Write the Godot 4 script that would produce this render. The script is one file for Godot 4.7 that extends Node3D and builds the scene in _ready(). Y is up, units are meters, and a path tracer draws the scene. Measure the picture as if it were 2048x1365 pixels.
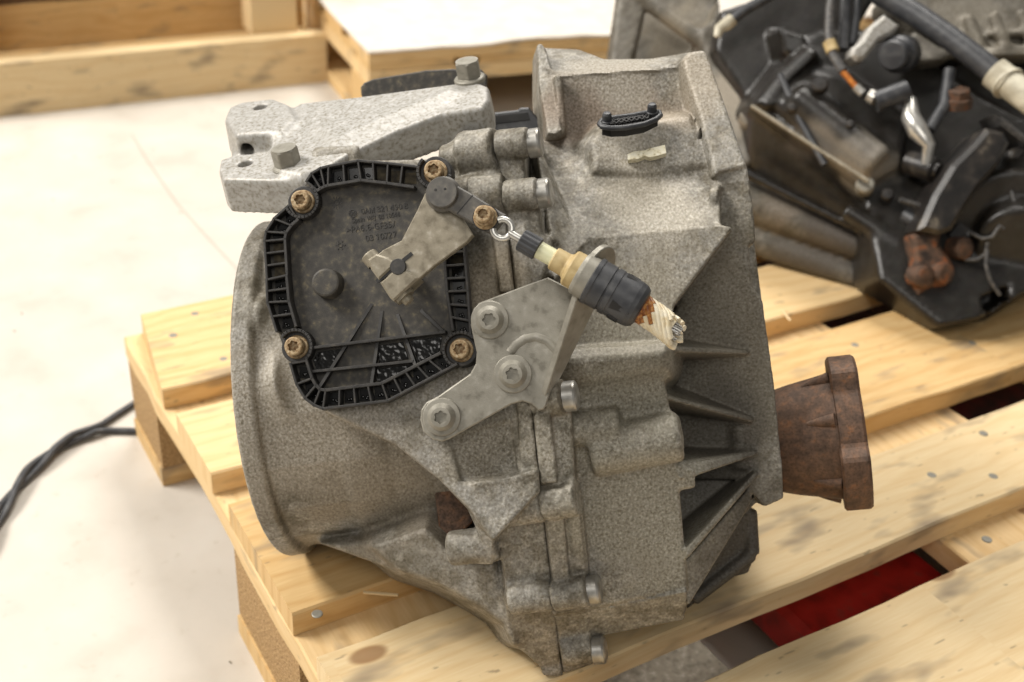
extends Node3D

# ---------------------------------------------------------------- solid fields (castings), millimetres
class Solid:
	var kind := 0            # 0 prism with a sloping front, 1 round bar
	var cut := false
	var k := 3.0
	var n := 0
	var px := PackedFloat32Array()
	var py := PackedFloat32Array()
	var ex := PackedFloat32Array()
	var ey := PackedFloat32Array()
	var ie := PackedFloat32Array()
	var c0 := 0.0
	var gx := 0.0
	var gy := 0.0
	var inv := 1.0
	var back := -200.0
	var draft := 0.1
	var idr := 1.0
	var r := 2.0
	var framed := false
	var into := Transform3D()
	var a := Vector3()
	var ax := Vector3()
	var u := Vector3()
	var w := Vector3()
	var length := 1.0
	var ra := 1.0
	var rb := 1.0
	var sides := 0
	var near_lo := Vector3.ONE * -1e9
	var near_hi := Vector3.ONE * 1e9

	func flat(x: float, y: float) -> float:
		var d := 1e12
		var inside := false
		var j := n - 1
		for i in n:
			var wx := x - px[i]
			var wy := y - py[i]
			var t := clampf((wx * ex[i] + wy * ey[i]) * ie[i], 0.0, 1.0)
			var bx := wx - ex[i] * t
			var by := wy - ey[i] * t
			d = minf(d, bx * bx + by * by)
			if (py[i] > y) != (py[j] > y) and x < (px[j] - px[i]) * (y - py[i]) / (py[j] - py[i]) + px[i]:
				inside = not inside
			j = i
		return -sqrt(d) if inside else sqrt(d)

	func deep(pd: float, x: float, y: float, z: float) -> float:
		var zf := c0 + gx * x + gy * y
		var q := (pd - draft * clampf(zf - z, -20.0, 70.0)) * idr + r
		var h := (z - zf) * inv + r
		var s := minf(maxf(q, h), 0.0) - r
		if q > 0.0 or h > 0.0:
			var qq := maxf(q, 0.0)
			var hh := maxf(h, 0.0)
			s += sqrt(qq * qq + hh * hh)
		return maxf(s, back - z)

	func at(p: Vector3) -> float:
		if kind == 0:
			if framed:
				p = into * p
			return deep(flat(p.x, p.y), p.x, p.y, p.z)
		var o := p - a
		var t := o.dot(ax)
		var x := o.dot(u)
		var y := o.dot(w)
		var rad := sqrt(x * x + y * y)
		if sides > 0:
			var seg := TAU / sides
			rad *= cos(fposmod(atan2(y, x), seg) - seg / 2.0)
		var q := rad - lerpf(ra, rb, clampf(t / length, 0.0, 1.0)) + r
		var h := absf(t - length / 2.0) - length / 2.0 + r
		return minf(maxf(q, h), 0.0) + Vector2(maxf(q, 0.0), maxf(h, 0.0)).length() - r


class Casting:
	var list: Array[Solid] = []
	var cell := 2.5
	var lo := Vector3()
	var up := Vector3()
	var floor_at := -1e9
	var far_at := -1e9
	var nb := Vector3i()
	var outs := []
	var lock := Mutex.new()

	func prism(pts: Array, c0: float, gx: float, gy: float, back: float, k := 3.0, r := 2.0, draft := 0.08, cut := false, frame = null) -> Solid:
		var s := Solid.new()
		s.n = pts.size() / 2
		for i in s.n:
			s.px.append(pts[2 * i])
			s.py.append(pts[2 * i + 1])
		for i in s.n:
			var j := (i + s.n - 1) % s.n
			var dx := s.px[j] - s.px[i]
			var dy := s.py[j] - s.py[i]
			s.ex.append(dx)
			s.ey.append(dy)
			s.ie.append(1.0 / maxf(dx * dx + dy * dy, 1e-6))
		if cut and back > c0:   # a recess: everything in front of the sloping floor's mean height goes
			var mean := Vector2()
			for i in s.n:
				mean += Vector2(s.px[i], s.py[i]) / s.n
			back = c0 + gx * mean.x + gy * mean.y
			c0 = 250.0
			gx = 0.0
			gy = 0.0
			draft = 0.0
		s.c0 = c0
		s.gx = gx
		s.gy = gy
		s.inv = 1.0 / sqrt(1.0 + gx * gx + gy * gy)
		s.back = back
		s.draft = draft
		s.idr = 1.0 / sqrt(1.0 + draft * draft)
		s.r = r
		s.k = k
		s.cut = cut
		if frame != null:
			s.framed = true
			s.into = (frame as Transform3D).affine_inverse()
		if not s.framed:
			s.near_lo = Vector3(1e9, 1e9, back)
			s.near_hi = Vector3(-1e9, -1e9, -1e9)
			for i in s.n:
				s.near_lo.x = minf(s.near_lo.x, s.px[i] - draft * 70.0)
				s.near_lo.y = minf(s.near_lo.y, s.py[i] - draft * 70.0)
				s.near_hi.x = maxf(s.near_hi.x, s.px[i] + draft * 70.0)
				s.near_hi.y = maxf(s.near_hi.y, s.py[i] + draft * 70.0)
			for x in [s.near_lo.x, s.near_hi.x]:
				for y in [s.near_lo.y, s.near_hi.y]:
					s.near_hi.z = maxf(s.near_hi.z, c0 + gx * x + gy * y)
		list.append(s)
		return s

	func bar(a: Vector3, b: Vector3, ra: float, rb := -1.0, k := 3.0, r := 1.5, cut := false, sides := 0) -> Solid:
		var s := Solid.new()
		s.kind = 1
		s.a = a
		s.length = (b - a).length()
		s.ax = (b - a) / s.length
		s.u = s.ax.cross(Vector3(0.3, 0.2, 0.93)).normalized()
		s.w = s.ax.cross(s.u)
		s.ra = ra
		s.rb = ra if rb < 0 else rb
		s.k = k
		s.r = r
		s.cut = cut
		s.sides = sides
		var big := Vector3.ONE * maxf(s.ra, s.rb) * (1.0 if sides == 0 else 1.1)
		s.near_lo = a.min(b) - big
		s.near_hi = a.max(b) + big
		list.append(s)
		return s

	static func join(d: float, e: float, k: float, cut: bool) -> float:
		if cut:
			var h := maxf(k - absf(d + e), 0.0) / k
			return maxf(d, -e) + h * h * k * 0.25
		var g := maxf(k - absf(d - e), 0.0) / k
		return minf(d, e) - g * g * k * 0.25

	func block(index: int) -> void:
		var b := Vector3i(index % nb.x, (index / nb.x) % nb.y, index / (nb.x * nb.y))
		var size := cell * 8.0
		var o := lo + Vector3(b) * size
		var mid := o + Vector3.ONE * size * 0.5
		var reach := size * 0.87 * 1.25 + cell
		if up.dot(mid) < floor_at - reach or mid.z < far_at - size:
			return
		var use: Array[Solid] = []
		var d := 1e9
		for s in list:
			var away := reach + s.k + 6.0
			if mid.x < s.near_lo.x - away or mid.y < s.near_lo.y - away or mid.z < s.near_lo.z - away or mid.x > s.near_hi.x + away or mid.y > s.near_hi.y + away or mid.z > s.near_hi.z + away:
				continue
			var e := s.at(mid)
			if e < reach + s.k:
				use.append(s)
			d = join(d, e, s.k, s.cut)
		if absf(d) > reach + 6.0 or use.is_empty():
			return
		var f := PackedFloat32Array()
		f.resize(729)
		f.fill(1e6)
		for s in use:
			var k := s.k
			if s.kind == 0 and not s.framed:
				for y in 9:
					var gy := o.y + y * cell
					for x in 9:
						var gx := o.x + x * cell
						var pd := s.flat(gx, gy)
						var at := x + y * 9
						for z in 9:
							f[at] = join(f[at], s.deep(pd, gx, gy, o.z + z * cell), k, s.cut)
							at += 81
			else:
				var at := 0
				for z in 9:
					for y in 9:
						for x in 9:
							f[at] = join(f[at], s.at(o + Vector3(x, y, z) * cell), k, s.cut)
							at += 1
		if floor_at > -1e8:
			var at := 0
			for z in 9:
				for y in 9:
					for x in 9:
						f[at] = maxf(f[at], floor_at - up.dot(o + Vector3(x, y, z) * cell))
						at += 1
		var keys := PackedInt64Array()
		var pos := PackedVector3Array()
		var nor := PackedVector3Array()
		var quads := PackedInt64Array()
		var bx := b.x * 8
		var by := b.y * 8
		var bz := b.z * 8
		for z in 8:
			for y in 8:
				for x in 8:
					var at := x + y * 9 + z * 81
					var v0 := f[at]
					var v1 := f[at + 1]
					var v2 := f[at + 9]
					var v3 := f[at + 10]
					var v4 := f[at + 81]
					var v5 := f[at + 82]
					var v6 := f[at + 90]
					var v7 := f[at + 91]
					var neg := int(v0 < 0) + int(v1 < 0) + int(v2 < 0) + int(v3 < 0) + int(v4 < 0) + int(v5 < 0) + int(v6 < 0) + int(v7 < 0)
					if neg == 0 or neg == 8:
						continue
					var p := Vector3()
					var c := 0.0
					if (v0 < 0) != (v1 < 0): p += Vector3(v0 / (v0 - v1), 0, 0); c += 1
					if (v2 < 0) != (v3 < 0): p += Vector3(v2 / (v2 - v3), 1, 0); c += 1
					if (v4 < 0) != (v5 < 0): p += Vector3(v4 / (v4 - v5), 0, 1); c += 1
					if (v6 < 0) != (v7 < 0): p += Vector3(v6 / (v6 - v7), 1, 1); c += 1
					if (v0 < 0) != (v2 < 0): p += Vector3(0, v0 / (v0 - v2), 0); c += 1
					if (v1 < 0) != (v3 < 0): p += Vector3(1, v1 / (v1 - v3), 0); c += 1
					if (v4 < 0) != (v6 < 0): p += Vector3(0, v4 / (v4 - v6), 1); c += 1
					if (v5 < 0) != (v7 < 0): p += Vector3(1, v5 / (v5 - v7), 1); c += 1
					if (v0 < 0) != (v4 < 0): p += Vector3(0, 0, v0 / (v0 - v4)); c += 1
					if (v1 < 0) != (v5 < 0): p += Vector3(1, 0, v1 / (v1 - v5)); c += 1
					if (v2 < 0) != (v6 < 0): p += Vector3(0, 1, v2 / (v2 - v6)); c += 1
					if (v3 < 0) != (v7 < 0): p += Vector3(1, 1, v3 / (v3 - v7)); c += 1
					p /= c
					var qx := 1.0 - p.x
					var qy := 1.0 - p.y
					var qz := 1.0 - p.z
					var g := Vector3(
						((v1 - v0) * qy + (v3 - v2) * p.y) * qz + ((v5 - v4) * qy + (v7 - v6) * p.y) * p.z,
						((v2 - v0) * qx + (v3 - v1) * p.x) * qz + ((v6 - v4) * qx + (v7 - v5) * p.x) * p.z,
						((v4 - v0) * qx + (v5 - v1) * p.x) * qy + ((v6 - v2) * qx + (v7 - v3) * p.x) * p.y)
					var key := (bx + x) + (by + y) * 4096 + (bz + z) * 16777216
					keys.append(key)
					pos.append(o + (Vector3(x, y, z) + p) * cell)
					nor.append(g.normalized())
					if (v0 < 0) != (v1 < 0):
						quads.append_array([key, key - 4096, key - 4096 - 16777216, key - 16777216] if v0 < 0 else [key, key - 16777216, key - 4096 - 16777216, key - 4096])
					if (v0 < 0) != (v2 < 0):
						quads.append_array([key, key - 16777216, key - 1 - 16777216, key - 1] if v0 < 0 else [key, key - 1, key - 1 - 16777216, key - 16777216])
					if (v0 < 0) != (v4 < 0):
						quads.append_array([key, key - 1, key - 1 - 4096, key - 4096] if v0 < 0 else [key, key - 4096, key - 1 - 4096, key - 1])
		lock.lock()
		outs[index] = [keys, pos, nor, quads]
		lock.unlock()

	func mesh(from: Vector3, to: Vector3, size: float, paint: Callable) -> ArrayMesh:
		lo = from
		cell = size
		nb = Vector3i(((to - from) / (size * 8.0)).ceil())
		var count := nb.x * nb.y * nb.z
		outs.resize(count)
		var task := WorkerThreadPool.add_group_task(block, count, -1, true)
		WorkerThreadPool.wait_for_group_task_completion(task)
		var where := {}
		var pos := PackedVector3Array()
		var nor := PackedVector3Array()
		var quads := PackedInt64Array()
		for out in outs:
			if out == null:
				continue
			var keys: PackedInt64Array = out[0]
			for i in keys.size():
				where[keys[i]] = pos.size() + i
			pos.append_array(out[1])
			nor.append_array(out[2])
			quads.append_array(out[3])
		outs = []
		var index := PackedInt32Array()
		for i in range(0, quads.size(), 4):
			var a = where.get(quads[i])
			var b = where.get(quads[i + 1])
			var c = where.get(quads[i + 2])
			var d = where.get(quads[i + 3])
			if a == null or b == null or c == null or d == null:
				continue
			index.append_array([a, c, b, a, d, c])
		var colors := PackedColorArray()
		colors.resize(pos.size())
		for i in pos.size():
			colors[i] = paint.call(pos[i], nor[i])
			pos[i] *= 0.001
		var arrays := []
		arrays.resize(Mesh.ARRAY_MAX)
		arrays[Mesh.ARRAY_VERTEX] = pos
		arrays[Mesh.ARRAY_NORMAL] = nor
		arrays[Mesh.ARRAY_COLOR] = colors
		arrays[Mesh.ARRAY_INDEX] = index
		var m := ArrayMesh.new()
		m.add_surface_from_arrays(Mesh.PRIMITIVE_TRIANGLES, arrays)
		return m


# ---------------------------------------------------------------- plain meshes, metres unless a scale is given
class Shape:
	var v := PackedVector3Array()
	var nn := PackedVector3Array()
	var uv := PackedVector2Array()
	var idx := PackedInt32Array()
	var xf := Transform3D()
	var unit := 0.001

	func put(p: Vector3, q: Vector3, t := Vector2()) -> int:
		v.append(xf * (p * unit))
		nn.append((xf.basis * q).normalized())
		uv.append(t)
		return v.size() - 1

	func tri(a: Vector3, b: Vector3, c: Vector3) -> void:
		var q := (c - a).cross(b - a)
		var i := put(a, q)
		put(b, q)
		put(c, q)
		idx.append_array([i, i + 1, i + 2])

	func quad(a: Vector3, b: Vector3, c: Vector3, d: Vector3) -> void:   # clockwise seen from outside
		var q := (c - a).cross(b - a)
		if q.length_squared() < 1e-12:
			q = (d - a).cross(c - a)
		var i := put(a, q)
		put(b, q)
		put(c, q)
		put(d, q)
		idx.append_array([i, i + 1, i + 2, i, i + 2, i + 3])

	static func ccw(pts: Array) -> PackedVector2Array:
		var p := PackedVector2Array()
		for i in pts.size() / 2:
			p.append(Vector2(pts[2 * i], pts[2 * i + 1]))
		if Geometry2D.is_polygon_clockwise(p):   # Godot's y points down; so this is counter-clockwise with y up
			pass
		var area := 0.0
		for i in p.size():
			area += p[i].cross(p[(i + 1) % p.size()])
		if area < 0:
			p.reverse()
		return p

	static func inset(p: PackedVector2Array, by: float) -> PackedVector2Array:
		var q := PackedVector2Array()
		var n := p.size()
		for i in n:
			var a := (p[i] - p[(i + n - 1) % n]).normalized()
			var b := (p[(i + 1) % n] - p[i]).normalized()
			var m := (a.orthogonal() + b.orthogonal())
			m = Vector2(-(a.y + b.y), a.x + b.x)
			var l := m.length()
			if l < 1e-4:
				q.append(p[i])
				continue
			m /= l
			q.append(p[i] + m * by / maxf(0.5, l / 2.0))
		return q

	func prism(p: PackedVector2Array, z0: float, z1: float, bevel := 0.6, bottom := false) -> void:
		var q := inset(p, bevel) if bevel > 0.0 else p
		var n := p.size()
		for i in n:
			var j := (i + 1) % n
			quad(Vector3(p[i].x, p[i].y, z0), Vector3(p[i].x, p[i].y, z1 - bevel), Vector3(p[j].x, p[j].y, z1 - bevel), Vector3(p[j].x, p[j].y, z0))
			if bevel > 0.0:
				quad(Vector3(p[i].x, p[i].y, z1 - bevel), Vector3(q[i].x, q[i].y, z1), Vector3(q[j].x, q[j].y, z1), Vector3(p[j].x, p[j].y, z1 - bevel))
		var t := Geometry2D.triangulate_polygon(q)
		for i in range(0, t.size(), 3):
			cap(q[t[i]], q[t[i + 1]], q[t[i + 2]], z1, true)
			if bottom:
				cap(q[t[i]], q[t[i + 1]], q[t[i + 2]], z0, false)

	func cap(a: Vector2, b: Vector2, c: Vector2, z: float, upward: bool) -> void:
		if ((b - a).cross(c - a) > 0) == upward:
			var s := b
			b = c
			c = s
		tri(Vector3(a.x, a.y, z), Vector3(b.x, b.y, z), Vector3(c.x, c.y, z))

	func beam(a: Vector2, b: Vector2, width: float, z0: float, z1: float, bevel := 0.3, z1b := -1e9) -> void:
		var d := (b - a).normalized()
		var s := Vector2(-d.y, d.x) * width / 2.0
		if z1b < -1e8:
			prism(PackedVector2Array([a - s, b - s, b + s, a + s]), z0, z1, bevel)
			return
		var p := [a - s, b - s, b + s, a + s]
		var h := [z1, z1b, z1b, z1]
		for i in 4:
			var j: int = (i + 1) % 4
			quad(Vector3(p[i].x, p[i].y, z0), Vector3(p[i].x, p[i].y, h[i]), Vector3(p[j].x, p[j].y, h[j]), Vector3(p[j].x, p[j].y, z0))
		quad(Vector3(p[0].x, p[0].y, z1), Vector3(p[3].x, p[3].y, z1), Vector3(p[2].x, p[2].y, z1b), Vector3(p[1].x, p[1].y, z1b))

	func loops(rings: Array, smooth := true) -> void:   # rings of equal length, each PackedVector3Array, seen counter-clockwise from the last ring's side
		for k in rings.size() - 1:
			var a: PackedVector3Array = rings[k]
			var b: PackedVector3Array = rings[k + 1]
			var n := a.size()
			for i in n:
				var j := (i + 1) % n
				quad(a[i], b[i], b[j], a[j])
		if smooth:
			pass

	func ring(r: float, z: float, segs: int, star := 0.0, lobes := 6, turn := 0.0) -> PackedVector3Array:
		var p := PackedVector3Array()
		for i in segs:
			var t := TAU * i / segs + turn
			var rr := r * (1.0 + star * cos(lobes * t))
			p.append(Vector3(cos(t) * rr, sin(t) * rr, z))
		return p

	func poly_ring(r: float, z: float, sides: int, segs: int, turn := 0.0) -> PackedVector3Array:
		var p := PackedVector3Array()
		for i in segs:
			var t := TAU * i / segs
			var a := fposmod(t - turn, TAU / sides) - PI / sides
			var rr := r * cos(PI / sides) / cos(a)
			p.append(Vector3(cos(t) * rr, sin(t) * rr, z))
		return p

	func disc(p: PackedVector3Array, upward := true) -> void:
		var c := Vector3()
		for q in p:
			c += q
		c /= p.size()
		for i in p.size():
			var j := (i + 1) % p.size()
			if upward:
				tri(c, p[j], p[i])
			else:
				tri(c, p[i], p[j])

	func lathe(profile: Array, segs := 32) -> void:   # [r, z, r, z ...] from bottom to top; smooth round, creased along
		var n := profile.size() / 2
		for k in n - 1:
			var r0: float = profile[2 * k]
			var z0: float = profile[2 * k + 1]
			var r1: float = profile[2 * k + 2]
			var z1: float = profile[2 * k + 3]
			var slope := Vector2(z1 - z0, r0 - r1).normalized()
			var first := v.size()
			for i in segs + 1:
				var t := TAU * i / segs
				var e := Vector3(cos(t), sin(t), 0)
				var q := Vector3(e.x * slope.x, e.y * slope.x, slope.y)
				put(e * r0 + Vector3(0, 0, z0), q)
				put(e * r1 + Vector3(0, 0, z1), q)
			for i in segs:
				var s := first + 2 * i
				idx.append_array([s, s + 1, s + 3, s, s + 3, s + 2])

	func tube(path: Array, radius, segs := 12, caps := true) -> void:
		var n := path.size()
		var side := Vector3(0.31, 0.87, 0.38)
		var first := v.size()
		for i in n:
			var d: Vector3 = (path[mini(i + 1, n - 1)] - path[maxi(i - 1, 0)]).normalized()
			side = (side - d * side.dot(d)).normalized()
			var other := d.cross(side)
			var r: float = radius[i] if radius is Array or radius is PackedFloat32Array else radius
			for j in segs + 1:
				var t := TAU * j / segs
				var e := side * cos(t) + other * sin(t)
				put(path[i] + e * r, e, Vector2(float(j) / segs, float(i) / n))
		for i in n - 1:
			for j in segs:
				var a := first + i * (segs + 1) + j
				var b := a + segs + 1
				idx.append_array([a, b, a + 1, a + 1, b, b + 1])
		if caps:
			for e in [0, n - 1]:
				var p := PackedVector3Array()
				for j in segs:
					p.append(xf.affine_inverse() * v[first + e * (segs + 1) + j] / unit)
				disc(p, e != 0)

	func box(lo: Vector3, hi: Vector3, bevel := 0.0) -> void:
		prism(PackedVector2Array([Vector2(lo.x, lo.y), Vector2(hi.x, lo.y), Vector2(hi.x, hi.y), Vector2(lo.x, hi.y)]), lo.z, hi.z, bevel, true)

	func mesh() -> ArrayMesh:
		var arrays := []
		arrays.resize(Mesh.ARRAY_MAX)
		arrays[Mesh.ARRAY_VERTEX] = v
		arrays[Mesh.ARRAY_NORMAL] = nn
		arrays[Mesh.ARRAY_TEX_UV] = uv
		arrays[Mesh.ARRAY_INDEX] = idx
		var m := ArrayMesh.new()
		m.add_surface_from_arrays(Mesh.PRIMITIVE_TRIANGLES, arrays)
		return m

var root: Node3D            # the gearbox
var mats := {}
var rng := RandomNumberGenerator.new()
var rough := FastNoiseLite.new()
const KG := "parts of the dirty gearbox"


# ---------------------------------------------------------------- naming
func tag(o: Node, label: String, category: String, group := "", kind := "") -> void:
	if label:
		o.set_meta("label", label)
	if category:
		o.set_meta("category", category)
	if group:
		o.set_meta("group", group)
	if kind:
		o.set_meta("kind", kind)


func numbered(parent: Node, called: String) -> String:
	if not parent.has_node(called):
		return called
	var i := 1
	while parent.has_node("%s_%03d" % [called, i]):
		i += 1
	return "%s_%03d" % [called, i]


func put(called: String, mesh: Mesh, material: Material, parent: Node, at := Transform3D()) -> MeshInstance3D:
	var o := MeshInstance3D.new()
	o.name = numbered(parent, called)
	o.mesh = mesh
	o.material_override = material
	o.transform = at
	parent.add_child(o, true)
	return o


func thing(called: String, at: Transform3D, label: String, category: String, group := "") -> Node3D:
	var o := Node3D.new()
	o.name = numbered(self, called)
	o.transform = at
	add_child(o, true)
	tag(o, label, category, group)
	return o


func shape(at := Transform3D(), unit := 0.001) -> Shape:
	var s := Shape.new()
	s.xf = at
	s.unit = unit
	return s


func facing(at: Vector3, n: Vector3, toward := Vector3(1, 0, 0)) -> Transform3D:   # z along n, in metres
	n = n.normalized()
	if absf(n.dot(toward.normalized())) > 0.95:
		toward = Vector3(0, 1, 0.1)
	var e := (toward - n * n.dot(toward)).normalized()
	return Transform3D(e, n.cross(e), n, at)


# ---------------------------------------------------------------- materials
func noise(seed_: int, freq: float, octaves := 4, type := FastNoiseLite.TYPE_SIMPLEX_SMOOTH) -> FastNoiseLite:
	var n := FastNoiseLite.new()
	n.seed = seed_
	n.noise_type = type
	n.frequency = freq
	n.fractal_octaves = octaves
	n.fractal_type = FastNoiseLite.FRACTAL_FBM
	return n


func ramp(stops: Array) -> Gradient:
	var g := Gradient.new()
	var o := PackedFloat32Array()
	var c := PackedColorArray()
	for s in stops:
		o.append(s[0])
		c.append(s[1])
	g.offsets = o
	g.colors = c
	return g


func tex(n: FastNoiseLite, size: int, stops = null) -> NoiseTexture2D:
	var t := NoiseTexture2D.new()
	t.width = size
	t.height = size
	t.seamless = true
	t.seamless_blend_skirt = 0.15
	t.noise = n
	if stops:
		t.color_ramp = ramp(stops)
	return t


func c(r: int, g: int, b: int) -> Color:
	return Color(r / 255.0, g / 255.0, b / 255.0)


func surface(called: String, albedo: Texture2D, per_metre: float, roughness: float, metallic := 0.0, bump: Texture2D = null, bump_cm := 0.02, detail: Texture2D = null, detail_per_metre := 40.0) -> StandardMaterial3D:
	var m := StandardMaterial3D.new()
	m.resource_name = called
	m.albedo_texture = albedo
	m.uv1_triplanar = true
	m.uv1_scale = Vector3.ONE * per_metre
	m.uv2_triplanar = true
	m.uv2_scale = Vector3.ONE * detail_per_metre
	m.roughness = roughness
	m.metallic = metallic
	if bump:
		m.heightmap_enabled = true
		m.heightmap_texture = bump
		m.heightmap_scale = bump_cm
	if detail:
		m.detail_enabled = true
		m.detail_blend_mode = BaseMaterial3D.BLEND_MODE_MUL
		m.detail_uv_layer = BaseMaterial3D.DETAIL_UV_2
		m.detail_albedo = detail
	mats[called] = m
	return m


func materials() -> void:
	var grain := tex(noise(3, 0.16, 4), 512)
	var cast := tex(noise(11, 0.085, 5), 1024, [[0.2, c(148, 144, 136)], [0.38, c(168, 164, 156)], [0.52, c(175, 171, 164)], [0.64, c(182, 179, 172)], [0.8, c(208, 206, 200)], [0.9, c(222, 220, 215)]])
	var speck := tex(noise(5, 0.06, 4), 512, [[0.2, Color(0.76, 0.74, 0.69)], [0.4, Color(0.93, 0.92, 0.9)], [0.6, Color(1, 1, 1)], [1.0, Color(1, 1, 1)]])
	var m := surface("cast", cast, 5.0, 0.58, 0.15, grain, 0.007, speck, 11.0)
	m.vertex_color_use_as_albedo = true
	m = surface("cast_clean", tex(noise(12, 0.03, 5), 512, [[0.2, c(160, 157, 151)], [0.4, c(170, 168, 163)], [0.6, c(174, 172, 168)], [0.9, c(188, 186, 182)]]), 7.0, 0.5, 0.2, grain, 0.005, speck, 9.0)
	m.vertex_color_use_as_albedo = true
	surface("zinc", tex(noise(13, 0.015, 5), 512, [[0.15, c(116, 112, 101)], [0.38, c(140, 136, 125)], [0.65, c(147, 143, 132)], [0.9, c(162, 158, 148)]]), 11.0, 0.5, 0.35, grain, 0.008)
	surface("lever_steel", tex(noise(14, 0.015, 5), 512, [[0.15, c(110, 102, 86)], [0.4, c(132, 124, 107)], [0.65, c(140, 132, 115)], [0.9, c(166, 159, 145)]]), 12.0, 0.5, 0.3, grain, 0.008)
	surface("plastic", tex(noise(15, 0.02, 5), 512, [[0.2, c(40, 38, 36)], [0.5, c(52, 50, 48)], [0.75, c(62, 59, 55)], [0.95, c(84, 78, 68)]]), 14.0, 0.55, 0.0, grain, 0.006, tex(noise(21, 0.2, 3), 512, [[0.0, Color(0.9, 0.9, 0.9)], [0.62, Color(0.9, 0.9, 0.9)], [0.9, Color(1.0, 1.0, 1.0)]]), 20.0)
	surface("grey_plastic", tex(noise(16, 0.02, 5), 512, [[0.2, c(70, 67, 63)], [0.5, c(82, 79, 74)], [0.75, c(92, 88, 81)], [0.95, c(118, 112, 100)]]), 12.0, 0.5, 0.0, grain, 0.004)
	surface("plastic_dusty", tex(noise(16, 0.02, 5), 512, [[0.2, c(58, 55, 51)], [0.5, c(70, 66, 61)], [0.7, c(84, 79, 70)], [0.95, c(118, 108, 88)]]), 14.0, 0.6, 0.0, grain, 0.01, tex(noise(22, 0.3, 2), 512, [[0.0, Color(0.86, 0.86, 0.86)], [0.7, Color(0.9, 0.9, 0.88)], [0.82, Color(1.0, 0.98, 0.92)], [1.0, Color(1, 1, 1)]]), 12.0)
	surface("rust", tex(noise(17, 0.02, 5), 512, [[0.15, c(72, 55, 43)], [0.4, c(98, 75, 60)], [0.6, c(110, 84, 66)], [0.76, c(128, 94, 70)], [0.92, c(164, 108, 68)]]), 10.0, 0.62, 0.2, grain, 0.006, speck, 12.0)
	surface("bolt_rust", tex(noise(18, 0.03, 5), 256, [[0.1, c(112, 84, 54)], [0.36, c(146, 120, 86)], [0.6, c(166, 144, 110)], [0.9, c(190, 174, 146)]]), 40.0, 0.6, 0.25, grain, 0.01)
	surface("steel", tex(noise(19, 0.02, 4), 256, [[0.2, c(150, 146, 138)], [0.6, c(184, 182, 176)], [0.9, c(204, 203, 200)]]), 16.0, 0.35, 0.7, grain, 0.004)
	surface("bright", tex(noise(19, 0.02, 4), 256, [[0.2, c(180, 178, 172)], [0.9, c(222, 220, 214)]]), 16.0, 0.28, 0.75)
	surface("tan", tex(noise(20, 0.02, 4), 256, [[0.2, c(150, 128, 84)], [0.5, c(176, 154, 108)], [0.8, c(190, 170, 126)]]), 20.0, 0.6)
	surface("nylon", tex(noise(20, 0.02, 4), 256, [[0.2, c(206, 204, 166)], [0.8, c(218, 217, 182)]]), 10.0, 0.4)
	surface("rubber", tex(noise(23, 0.02, 4), 256, [[0.2, c(44, 45, 48)], [0.5, c(56, 57, 60)], [0.9, c(78, 78, 78)]]), 16.0, 0.45, 0.0, grain, 0.004)
	surface("oil", tex(noise(24, 0.02, 4), 256, [[0.2, c(10, 9, 8)], [0.9, c(24, 22, 19)]]), 16.0, 0.16, 0.0, tex(noise(25, 0.022, 2), 512), 0.03)
	surface("oil_smooth", tex(noise(24, 0.02, 4), 256, [[0.2, c(9, 8, 8)], [0.9, c(20, 18, 16)]]), 16.0, 0.12)
	surface("slot", tex(noise(24, 0.02, 4), 256, [[0.2, c(52, 46, 36)], [0.9, c(98, 88, 66)]]), 30.0, 0.8)
	surface("dark", tex(noise(26, 0.02, 4), 256, [[0.2, c(18, 17, 17)], [0.9, c(40, 38, 36)]]), 10.0, 0.6)
	surface("black_paint", tex(noise(27, 0.012, 5), 512, [[0.2, c(22, 20, 19)], [0.5, c(36, 33, 31)], [0.75, c(56, 51, 46)], [0.95, c(120, 112, 98)]]), 5.0, 0.42, 0.1, grain, 0.02)
	m = surface("black_paint_tint", cast, 5.0, 0.36, 0.0, grain, 0.03)
	m.vertex_color_use_as_albedo = true
	surface("nylon_grey", tex(noise(20, 0.02, 4), 256, [[0.2, c(160, 152, 132)], [0.8, c(206, 200, 180)]]), 10.0, 0.5)
	surface("loom", tex(noise(34, 0.05, 3), 256, [[0.2, c(52, 52, 54)], [0.8, c(104, 100, 94)]]), 14.0, 0.5)
	surface("copper", tex(noise(34, 0.05, 3), 256, [[0.2, c(150, 80, 30)], [0.8, c(214, 140, 62)]]), 14.0, 0.4, 0.4)
	surface("bright_rust", tex(noise(35, 0.03, 5), 256, [[0.15, c(44, 34, 28)], [0.4, c(78, 60, 48)], [0.6, c(98, 74, 58)], [0.85, c(150, 84, 44)]]), 8.0, 0.75, 0.1, grain, 0.03)
	surface("chipboard_dark", tex(noise(36, 0.06, 4), 256, [[0.2, c(70, 50, 32)], [0.8, c(120, 88, 58)]]), 8.0, 0.85)
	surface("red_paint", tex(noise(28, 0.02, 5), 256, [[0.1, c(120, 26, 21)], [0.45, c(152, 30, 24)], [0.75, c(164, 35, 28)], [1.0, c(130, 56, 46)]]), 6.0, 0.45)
	surface("red_paint_shaded", tex(noise(28, 0.02, 5), 256, [[0.2, c(46, 26, 24)], [0.6, c(72, 30, 28)], [0.9, c(92, 34, 30)]]), 6.0, 0.6)  # darker copy of the fork red, shade under the boards painted in
	surface("label", tex(noise(29, 0.03, 5), 256, [[0.15, c(160, 148, 116)], [0.35, c(220, 212, 184)], [0.9, c(236, 232, 214)]]), 30.0, 0.6)
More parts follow.
